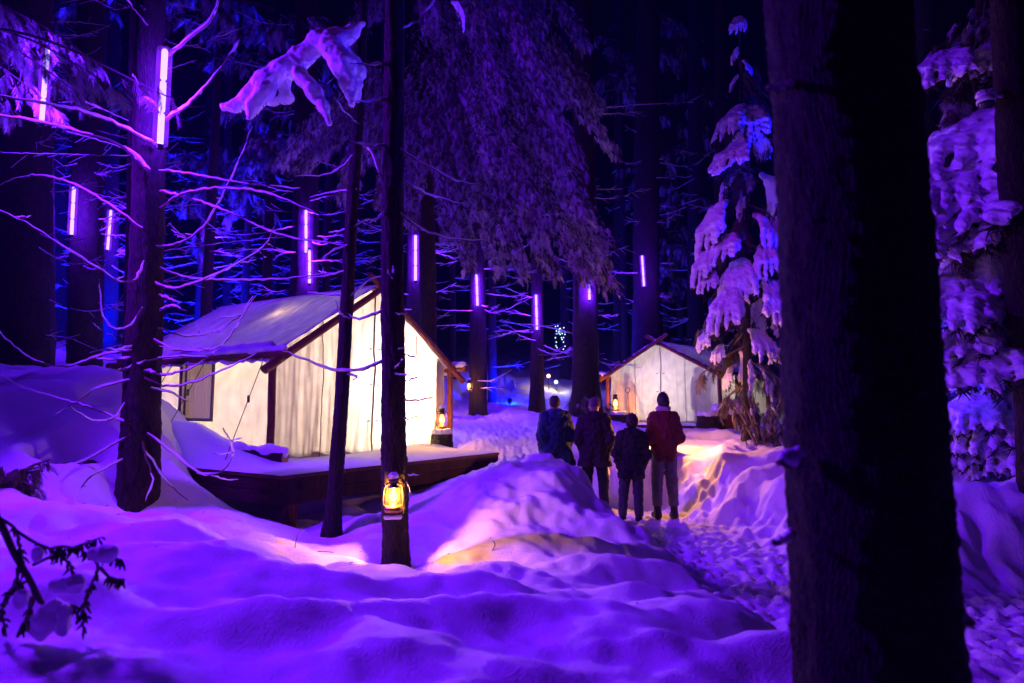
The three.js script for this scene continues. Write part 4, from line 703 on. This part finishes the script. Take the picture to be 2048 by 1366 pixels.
// small far lights
function farLamp(label, px, py, d, r, em, col, cd) { const p = at(px, py, d), T = thing('globe_lamp', label, 'lamp', p, 0, 'small far lamps'); part('bulb', new THREE.SphereGeometry(r, 16, 12), em, T); const gy = groundY(p.x, p.z); part('pole', new MB().tube([V(0, -r * 0.8, 0), V(0, Math.min(-0.4, gy - p.y - 0.1), 0)], [0.02], 8).geo(), M.metal, T); const l = new THREE.PointLight(col, cd, 0, 2); l.castShadow = true; T.add(l); }
farLamp('far warm globe lamp between the tents', 1097, 752, 27, 0.08, M.warmBulb, WARM_LIGHT, 2.5);
farLamp('far cool white globe lamp right of the warm one', 1112, 764, 27, 0.08, M.coolBulb, new THREE.Color().setRGB(0.7, 1, 0.9), 1.5);
farLamp('tiny far white lamp left of the right tent', 1204, 772, 30, 0.05, M.coolBulb, new THREE.Color().setRGB(0.9, 0.9, 1), 0.5);
{ const p = at(1118, 660, 26), T = thing('fairy_lights', 'hanging cluster of tiny blue white fairy lights between the tents', 'fairy lights', p), g = rngOf(2), bg2 = new THREE.SphereGeometry(0.022, 8, 6); const wire = new MB();
  for (const dx of [-0.12, 0.0, 0.1, 0.2]) { const n = 5 + Math.floor(g() * 4); let y = 0.25; const pts = [V(dx, 0.4, 0)]; for (let k = 0; k < n; k++) { y -= 0.06 + 0.14 * g(); const b = part('bulb', bg2, M.coolBulb, T); b.position.set(dx + (g() - 0.5) * 0.1, y, (g() - 0.5) * 0.1); pts.push(b.position.clone().add(V(0, 0, -0.03))); } wire.tube(pts, [0.004], 4); }
  part('wire', wire.geo(), M.plastic, T); }
// camera dome with a snow cap on the right trunk
{ const p = at(1972, 205, 6.3), T = thing('camera_dome', 'small snow capped camera dome on the right edge trunk', 'camera', p); part('housing', lathe([[0, 0.05], [0.075, 0.05], [0.085, 0.02], [0.085, -0.005], [0, -0.005]], 24), M.white, T); part('dome', lathe([[0.075, -0.006], [0.07, -0.035], [0.045, -0.062], [0, -0.073]], 24), new THREE.MeshPhysicalMaterial({ color: lin(0.02, 0.02, 0.025), roughness: 0.05, clearcoat: 1 }), T); part('arm', new MB().tube(curve([V(0.02, 0.04, 0), V(0.12, 0.07, 0), V(0.26, 0.06, 0)], 10), [0.02], 8).geo(), M.white, T);
  const L = [[-0.03, 0.07, 0, 0.05, 0.085, 0, 0.065, 0.06]]; part('snow', netMesh((x, y, z) => Math.max(capsules(L)(x, y, z), 0.052 - y) + 0.006 * n3(x * 20, y * 20, z * 20), [-0.16, 0.02, -0.13], [0.18, 0.18, 0.13], 0.01), M.snowSoft, T); }
// log lying on the deck, shovel, dark stump by the right deck, twigs in the snow
{ const a = t1.localToWorld(V(-0.30, 0.13, 0.75)), b = t1.localToWorld(V(-0.95, 0.2, -0.9)), T = thing('log', 'snow covered log lying on the left corner of the big deck', 'log', a), q = b.clone().sub(a), u = q.clone().normalize();
  part('bark', new MB().tube(curve([V(0, 0, 0), q.clone().multiplyScalar(0.5), q], 20), (t, an) => 0.105 * (1 + 0.07 * n3(Math.cos(an) * 3, Math.sin(an) * 3, t * 8)), 24).geo(true), M.bark, T); const e = new THREE.CircleGeometry(0.1, 28); const m = part('sawn_end', e, M.endGrain, T); m.quaternion.setFromUnitVectors(V(0, 0, 1), u.clone().negate()); m.position.copy(u).multiplyScalar(-0.004);
  snowRoll(u.clone().multiplyScalar(0.03).add(V(0, 0.075, 0)), q.clone().add(V(0, 0.1, 0)), 0.1, 8, T, 0.022); }
{ const foot = t2.localToWorld(V(0.95, 0.02, 0.45)), T = thing('snow_shovel', 'shovel leaning against the left post of the right tent', 'shovel', foot); T.rotation.set(-0.12, TURN2, 0.12, 'YXZ');
  part('shaft', new MB().tube([V(0, 0.3, 0), V(0, 1.02, 0)], [0.02, 0.016], 10).geo(), M.wood, T); part('grip', new MB().tube(curve([V(0, 1.0, 0), V(-0.08, 1.08, 0), V(-0.075, 1.16, 0), V(0, 1.18, 0), V(0.075, 1.16, 0), V(0.08, 1.08, 0), V(0, 1.0, 0)], 28), [0.014], 8).geo(), M.plastic, T);
  part('blade', sheet(10, 10, (u, v) => [(u - 0.5) * 0.3, v * 0.34, 0.05 * Math.cos((u - 0.5) * 2.4) - 0.03 + 0.03 * (1 - v)]), M.metal, T).material.side = THREE.DoubleSide; }
{ const p = at(1420, 900, 14.5); p.y = groundY(p.x, p.z) - 0.1; stump('dark snow topped stump right of the smaller tent deck', p, 0.26, 0.5, 9); }
{ const p = at(1470, 838, 15); p.y = groundY(p.x, p.z); const T = thing('woodpile', 'snow heaped woodpile right of the smaller tent, lit blue', 'woodpile', p), g = new THREE.CylinderGeometry(0.09, 0.09, 0.7, 14).rotateX(Math.PI / 2);
  for (let r = 0; r < 3; r++) for (let k = 0; k < 5 - r; k++) { const m = part('log', g, M.log, T); m.position.set((k - (4 - r) / 2) * 0.185, 0.09 + r * 0.16, 0); }
  const L = [[-0.35, 0.5, 0, 0.3, 0.52, 0, 0.2, 0.22], [-0.1, 0.6, 0.1, 0.15, 0.6, -0.2, 0.16, 0.18]], f0 = capsules(L, 0.12); part('snow', netMesh((x, y, z) => f0(x, y, z * 0.6) + 0.03 * n3(x * 4, y * 4, z * 4), [-0.75, 0.15, -0.7], [0.75, 1, 0.7], 0.035), M.snowSoft, T); }
[[[592, 1125], [590, 1105], [600, 1078], [608, 1068]], [[618, 1112], [640, 1116], [668, 1118]], [[980, 1120], [990, 1108], [985, 1100]], [[150, 1042], [138, 1060], [90, 1072]]].forEach((l, k) => { const d = [5.7, 6.4, 6.0, 5.4][k], pts = px3(l, d), base = pts[0].clone(), y = groundY(base.x, base.z); const T = thing('twig', ['thin bent twig standing in the snow below the deck', 'short forked twig lying on the snow below the deck', 'tiny twig poking from the slope of the snow bank', 'fallen twig on the snow below the left bank'][k], 'twig', base.clone().setY(y)); part('stem', new MB().tube(curve(pts.map((p) => p.clone().sub(base).setY(p.y - base.y + 0.005 - (p === pts[0] ? 0.04 : 0))), 14), [0.006, 0.003], 5).geo(), M.twig, T); });
// ---------------------------------------------------------------- people, seen from behind; local -z is where they look
function person(label, pos, turn, o) {
  const T = thing('person', label, 'person', pos, turn, o.group ?? 'people standing on the path'); T.scale.setScalar(o.height / 1.75); T.scale.x *= o.slim ?? 1; T.rotation.z = o.lean ?? 0;
  const mirror = (c) => [c, [-c[0], c[1], c[2], -c[3], c[4], c[5], c[6], c[7]]];
  const st = o.stance ?? 0.11;
  const arm = o.arms === 'front' ? [[0.165, 1.42, 0.01], [0.235, 1.13, 0.03], [0.10, 1.06, -0.22]] : [[0.17, 1.42, 0.01], [0.245, 1.13, 0.05], [0.2, 0.90, -0.08]];
  const hand = (s) => {                                       // palm, four fingers and a thumb, loosely curled
    const [w, e] = [arm[2], arm[1]], x = w[0], y = w[1], z = w[2], L = [], dir = V(w[0] - e[0], w[1] - e[1], w[2] - e[2]).normalize(), side = V(0, 1, 0).cross(dir).normalize(), upv = dir.clone().cross(side);
    const P = (a, b, c) => V(x, y, z).addScaledVector(dir, a).addScaledVector(upv, b).addScaledVector(side, c);
    const seg = (p, q, r, k) => L.push([s * p.x, p.y, p.z, s * q.x, q.y, q.z, r, k]);
    seg(P(0, 0, 0), P(0.07, 0, 0), 0.026, 0.03);
    [0.028, 0.01, -0.01, -0.028].forEach((b, k) => { const l = [0.036, 0.042, 0.04, 0.032][k]; const p = P(0.085, b, 0.004), q = P(0.085 + l, b, -0.012), r = P(0.085 + l * 0.9, b, -0.04); seg(p, q, 0.0095, 0.009); seg(q, r, 0.009, 0.008); });
    seg(P(0.03, 0.03, -0.005), P(0.07, 0.045, -0.03), 0.012, 0.009); return L;
  };
  // body: one surface from head to feet
  const headTilt = o.look ?? 0;
  const bodyL = [[0, 1.50, 0.02, 0, 1.60, 0.0, 0.052, 0.055], [0, 0.95, 0, 0, 1.38, 0, 0.12, 0.13], ...mirror([0.02, 1.42, 0.01, ...arm[0], 0.07, 0.055]), ...mirror([...arm[0], ...arm[1], 0.048, 0.04]), ...mirror([...arm[1], ...arm[2], 0.038, 0.028]), ...mirror([0.08, 0.93, 0, st, 0.5, -0.01, 0.078, 0.055]), ...mirror([st, 0.5, -0.01, st + 0.01, 0.09, 0.02, 0.052, 0.038]), ...mirror([st + 0.01, 0.06, 0.03, st + 0.02, 0.04, -0.12, 0.035, 0.03])];
  const fb = capsules(bodyL, 0.05);
  const bodyG = netMesh(fb, [-0.45, 0, -0.34], [0.45, 1.56, 0.2], 0.02);
  const ell = (x, y, z, cx, cy, cz, a, b, c) => { const q = Math.hypot((x - cx) / a, (y - cy) / b, (z - cz) / c); return (q - 1) * Math.min(a, b, c); };
  const fh = (x, y, z) => {
    let d = ell(x, y, z, 0, 1.655, 0, 0.074, 0.098, 0.09); d = smin(d, ell(x, y, z, 0, 1.60, -0.03, 0.058, 0.06, 0.062), 0.04);
    d = smin(d, capsules([[0, 1.655, -0.088, 0, 1.625, -0.108, 0.011, 0.014]])(x, y, z), 0.02);                 // nose
    for (const s of [-1, 1]) { d = smin(d, ell(x, y, z, s * 0.078, 1.645, 0.005, 0.012, 0.03, 0.018), 0.012); d = -smin(-d, ell(x, y, z, s * 0.031, 1.658, -0.097, 0.02, 0.013, 0.016), 0.015) ; d = smin(d, ell(x, y, z, s * 0.03, 1.656, -0.08, 0.012, 0.011, 0.011), 0.004); }
    d = smin(d, ell(x, y, z, 0, 1.593, -0.088, 0.024, 0.006, 0.008), 0.008);                                      // lips
    return smin(d, capsules([[0, 1.48, 0.02, 0, 1.6, 0.005, 0.055, 0.052]])(x, y, z), 0.04);
  };
  const geos = [bodyG, netMesh(fh, [-0.11, 1.5, -0.14], [0.11, 1.78, 0.11], 0.008)];
  for (const s of [-1, 1]) { const L = hand(s), [lo, hi] = boundsOf(L, 0.015); geos.push(netMesh(capsules(L, 0.014), lo, hi, 0.006)); }
  part('body', mergeGeometries(geos), std(lin(0.42, 0.26, 0.19), 0.6), T);
  // trousers and boots
  const wr = (x, y, z, k = 1) => k * (0.008 * n3(x * 11 + o.seed, y * 9, z * 11) + 0.004 * n3(x * 24, y * 26, z * 24 + o.seed));
  const lw = o.leg ?? 0.075, cuff = o.cuff ?? 0.07, trL = [...mirror([0.085, 0.95, 0.0, st, 0.5, -0.01, 0.105, lw + 0.008]), ...mirror([st, 0.5, -0.01, st + 0.012, cuff, 0.02, lw + 0.005, lw - 0.004]), [-0.06, 1.0, 0.01, 0.06, 1.0, 0.01, 0.12, 0.12]], ft = capsules(trL, 0.03);
  part('trousers', netMesh((x, y, z) => Math.max(ft(x, y, z) + wr(x, y, z), cuff - y), [-0.28, cuff - 0.05, -0.2], [0.28, 1.15, 0.2], 0.014), std(o.trousers, 0.9), T);
  for (const s of [-1, 1]) { const x = s * (st + 0.012), L = [[x, 0.055, 0.045, x + s * 0.015, 0.045, -0.13, 0.052, 0.045], [x, 0.07, 0.03, x, 0.19, 0.022, 0.056, 0.056]], f = capsules(L, 0.04), [lo, hi] = boundsOf(L, 0.03); part('boot', netMesh((a, b, c) => Math.max(f(a, b, c), -b), lo, hi, 0.012), std(o.boots ?? lin(0.012, 0.011, 0.012), 0.6), T); }
  // coat with sleeves, cut straight at its hem
  const hem = o.hem, fl = o.flare ?? 0.03, bulk = o.bulk ?? 0;
  const co = [[-0.11, 1.40, 0.005, 0.11, 1.40, 0.005, 0.098 + bulk, 0.098 + bulk], ...mirror([0.08, 1.36, 0, 0.075, 1.0, 0, 0.12 + bulk, 0.115 + bulk]), ...mirror([0.075, 1.0, 0, 0.085 + fl, hem, 0, 0.12 + bulk, 0.12 + fl]), [0, 1.3, 0.02, 0, 1.0, 0.01, 0.14 + bulk, 0.13 + bulk], ...mirror([...arm[0], ...arm[1], 0.082 + bulk * 0.7, 0.07 + bulk * 0.6 + (o.sleeve ?? 0)]), ...mirror([...arm[1], ...arm[2], 0.07 + bulk * 0.6 + (o.sleeve ?? 0), 0.05])];
  const fc = capsules(co, 0.05), nk = capsules([[0, 1.46, 0.03, 0, 1.53, 0.02, 0.088, 0.085]]);
  const fcoat = (x, y, z) => { let d = smin(fc(x, y, z), nk(x, y, z), 0.05); d += wr(x, y, z, 1.4) + (o.puffy ? 0.012 * Math.abs(Math.sin(y * 32)) - 0.008 : 0); return Math.max(d, hem - y, y - 1.56); };
  part('coat', netMesh(fcoat, [-0.5, hem - 0.06, -0.42], [0.5, 1.62, 0.3], 0.014), std(o.coat, 0.75, { bumpMap: rep(clothBump, 6), bumpScale: 0.001 }), T);
  if (o.hood) { const L = [[-0.07, 1.47, 0.09, 0.07, 1.47, 0.09, 0.062, 0.062], [-0.095, 1.51, 0.03, -0.05, 1.5, 0.10, 0.04, 0.05], [0.095, 1.51, 0.03, 0.05, 1.5, 0.10, 0.04, 0.05], [0, 1.43, 0.11, 0, 1.38, 0.12, 0.05, 0.03]], f = capsules(L, 0.06), [lo, hi] = boundsOf(L, 0.03); part('hood', netMesh((x, y, z) => f(x, y, z) + wr(x, y, z, 1.2), lo, hi, 0.013), std(o.hoodColor ?? o.coat, 0.8), T); }
  if (o.hat) { const f = (x, y, z) => Math.max(ell(x, y, z, 0, 1.665, 0.004, 0.09, 0.118, 0.105) + 0.003 * Math.sin(Math.atan2(x, z) * 30), -(y - 1.645 + z * 0.25)); part('beanie', netMesh(f, [-0.12, 1.58, -0.13], [0.12, 1.81, 0.13], 0.008), std(o.hat, 0.95), T); if (o.pompom) part('pompom', new THREE.IcosahedronGeometry(0.03, 3).translate(0, 1.79, 0.01), std(o.hat, 1), T); }
  if (o.hair) { const down = o.hairLow ?? 1.60, f = (x, y, z) => { const hs = o.hairSize ?? 1; let d = ell(x, y, z, 0, 1.665, 0.012, 0.087 * hs, 0.108 * hs, 0.1 * hs); if (o.hairLow) d = smin(d, capsules([[0, 1.62, 0.06, 0, down, 0.07, 0.075, 0.055]])(x, y, z), 0.05); d += 0.006 * n3(x * 30, y * 14, z * 30); return Math.max(d, down - 0.05 - y, -(z + 0.052 + Math.max(0, (1.69 - y)) * -0.6 + Math.max(0, y - 1.69) * 0.9)); }; part('hair', netMesh(f, [-0.13, down - 0.12, -0.14], [0.13, 1.83, 0.17], 0.009), std(o.hair, 0.7), T); }
  if (o.scarf) { const L = []; for (let k = 0; k < 10; k++) { const a = k / 10 * 6.283, b = (k + 1) / 10 * 6.283; L.push([Math.cos(a) * 0.085, 1.545, 0.015 + Math.sin(a) * 0.085, Math.cos(b) * 0.085, 1.545, 0.015 + Math.sin(b) * 0.085, 0.032, 0.032]); } const f = capsules(L, 0.02), [lo, hi] = boundsOf(L, 0.02); part('scarf', netMesh((x, y, z) => f(x, y, z) + wr(x, y, z, 1), lo, hi, 0.01), std(o.scarf, 0.95), T); }
  return T;
}
const stand = (px, py, d) => { const p = at(px, py, d); p.y = groundY(p.x, p.z) + 0.0; return p; };
person('person in a long blue hooded coat, leftmost of the four', stand(1115, 1025, 9.75), 0.28, { height: 1.66, seed: 1, lean: 0.025, hem: 0.66, flare: 0.06, bulk: 0.022, hood: true, hair: lin(0.05, 0.028, 0.02), coat: lin(0.008, 0.03, 0.09), trousers: lin(0.02, 0.02, 0.025), hoodColor: lin(0.015, 0.06, 0.14) });
person('person in a long dark brown coat and knit hat, second from left', stand(1191, 1020, 9.65), -0.22, { height: 1.66, seed: 2, hem: 0.70, flare: 0.035, bulk: 0.016, stance: 0.125, hood: true, hat: lin(0.14, 0.07, 0.12), coat: lin(0.022, 0.01, 0.011), trousers: lin(0.012, 0.012, 0.014) });
person('shortest person, in a black puffer jacket and dark jeans', stand(1261, 1034, 9.15), -0.12, { height: 1.48, seed: 3, lean: -0.03, hem: 0.72, flare: 0.01, bulk: 0.012, puffy: true, hood: true, hair: lin(0.02, 0.012, 0.01), hairSize: 1.22, coat: lin(0.005, 0.005, 0.006), trousers: lin(0.05, 0.045, 0.06), stance: 0.12, cuff: 0.12 });
person('tallest person, in a red jacket and pale cropped trousers', stand(1331, 1028, 9.3), 0.02, { height: 1.77, seed: 4, hem: 0.80, flare: -0.01, slim: 0.92, arms: 'front', sleeve: 0.006, hat: lin(0.012, 0.01, 0.012), hair: lin(0.012, 0.009, 0.009), hairLow: 1.56, scarf: lin(0.42, 0.25, 0.36), coat: lin(0.12, 0.011, 0.011), trousers: lin(0.13, 0.115, 0.13), cuff: 0.19, stance: 0.115, leg: 0.078 });
for (const [x, z, h, s] of [[0.95, -0.4, 1.5, 6], [2.75, -0.5, 1.55, 7]]) { const p = t2.localToWorld(V(x, 0.03, z)); person(s === 6 ? 'person inside the right tent, a soft shadow left on its canvas' : 'person inside the right tent, a broad soft shadow right on its canvas', p, TURN2 + (s === 6 ? 2 : -1.2), { height: h, seed: s, group: 'people inside the right tent', hem: 0.7, flare: 0.04, bulk: 0.03, hood: true, hair: lin(0.03, 0.02, 0.015), coat: lin(0.05, 0.05, 0.06), trousers: lin(0.03, 0.03, 0.04) }); }

scene.traverse((o) => { if (o.isMesh) { o.castShadow = true; o.receiveShadow = true; } });
renderer.render(scene, camera);
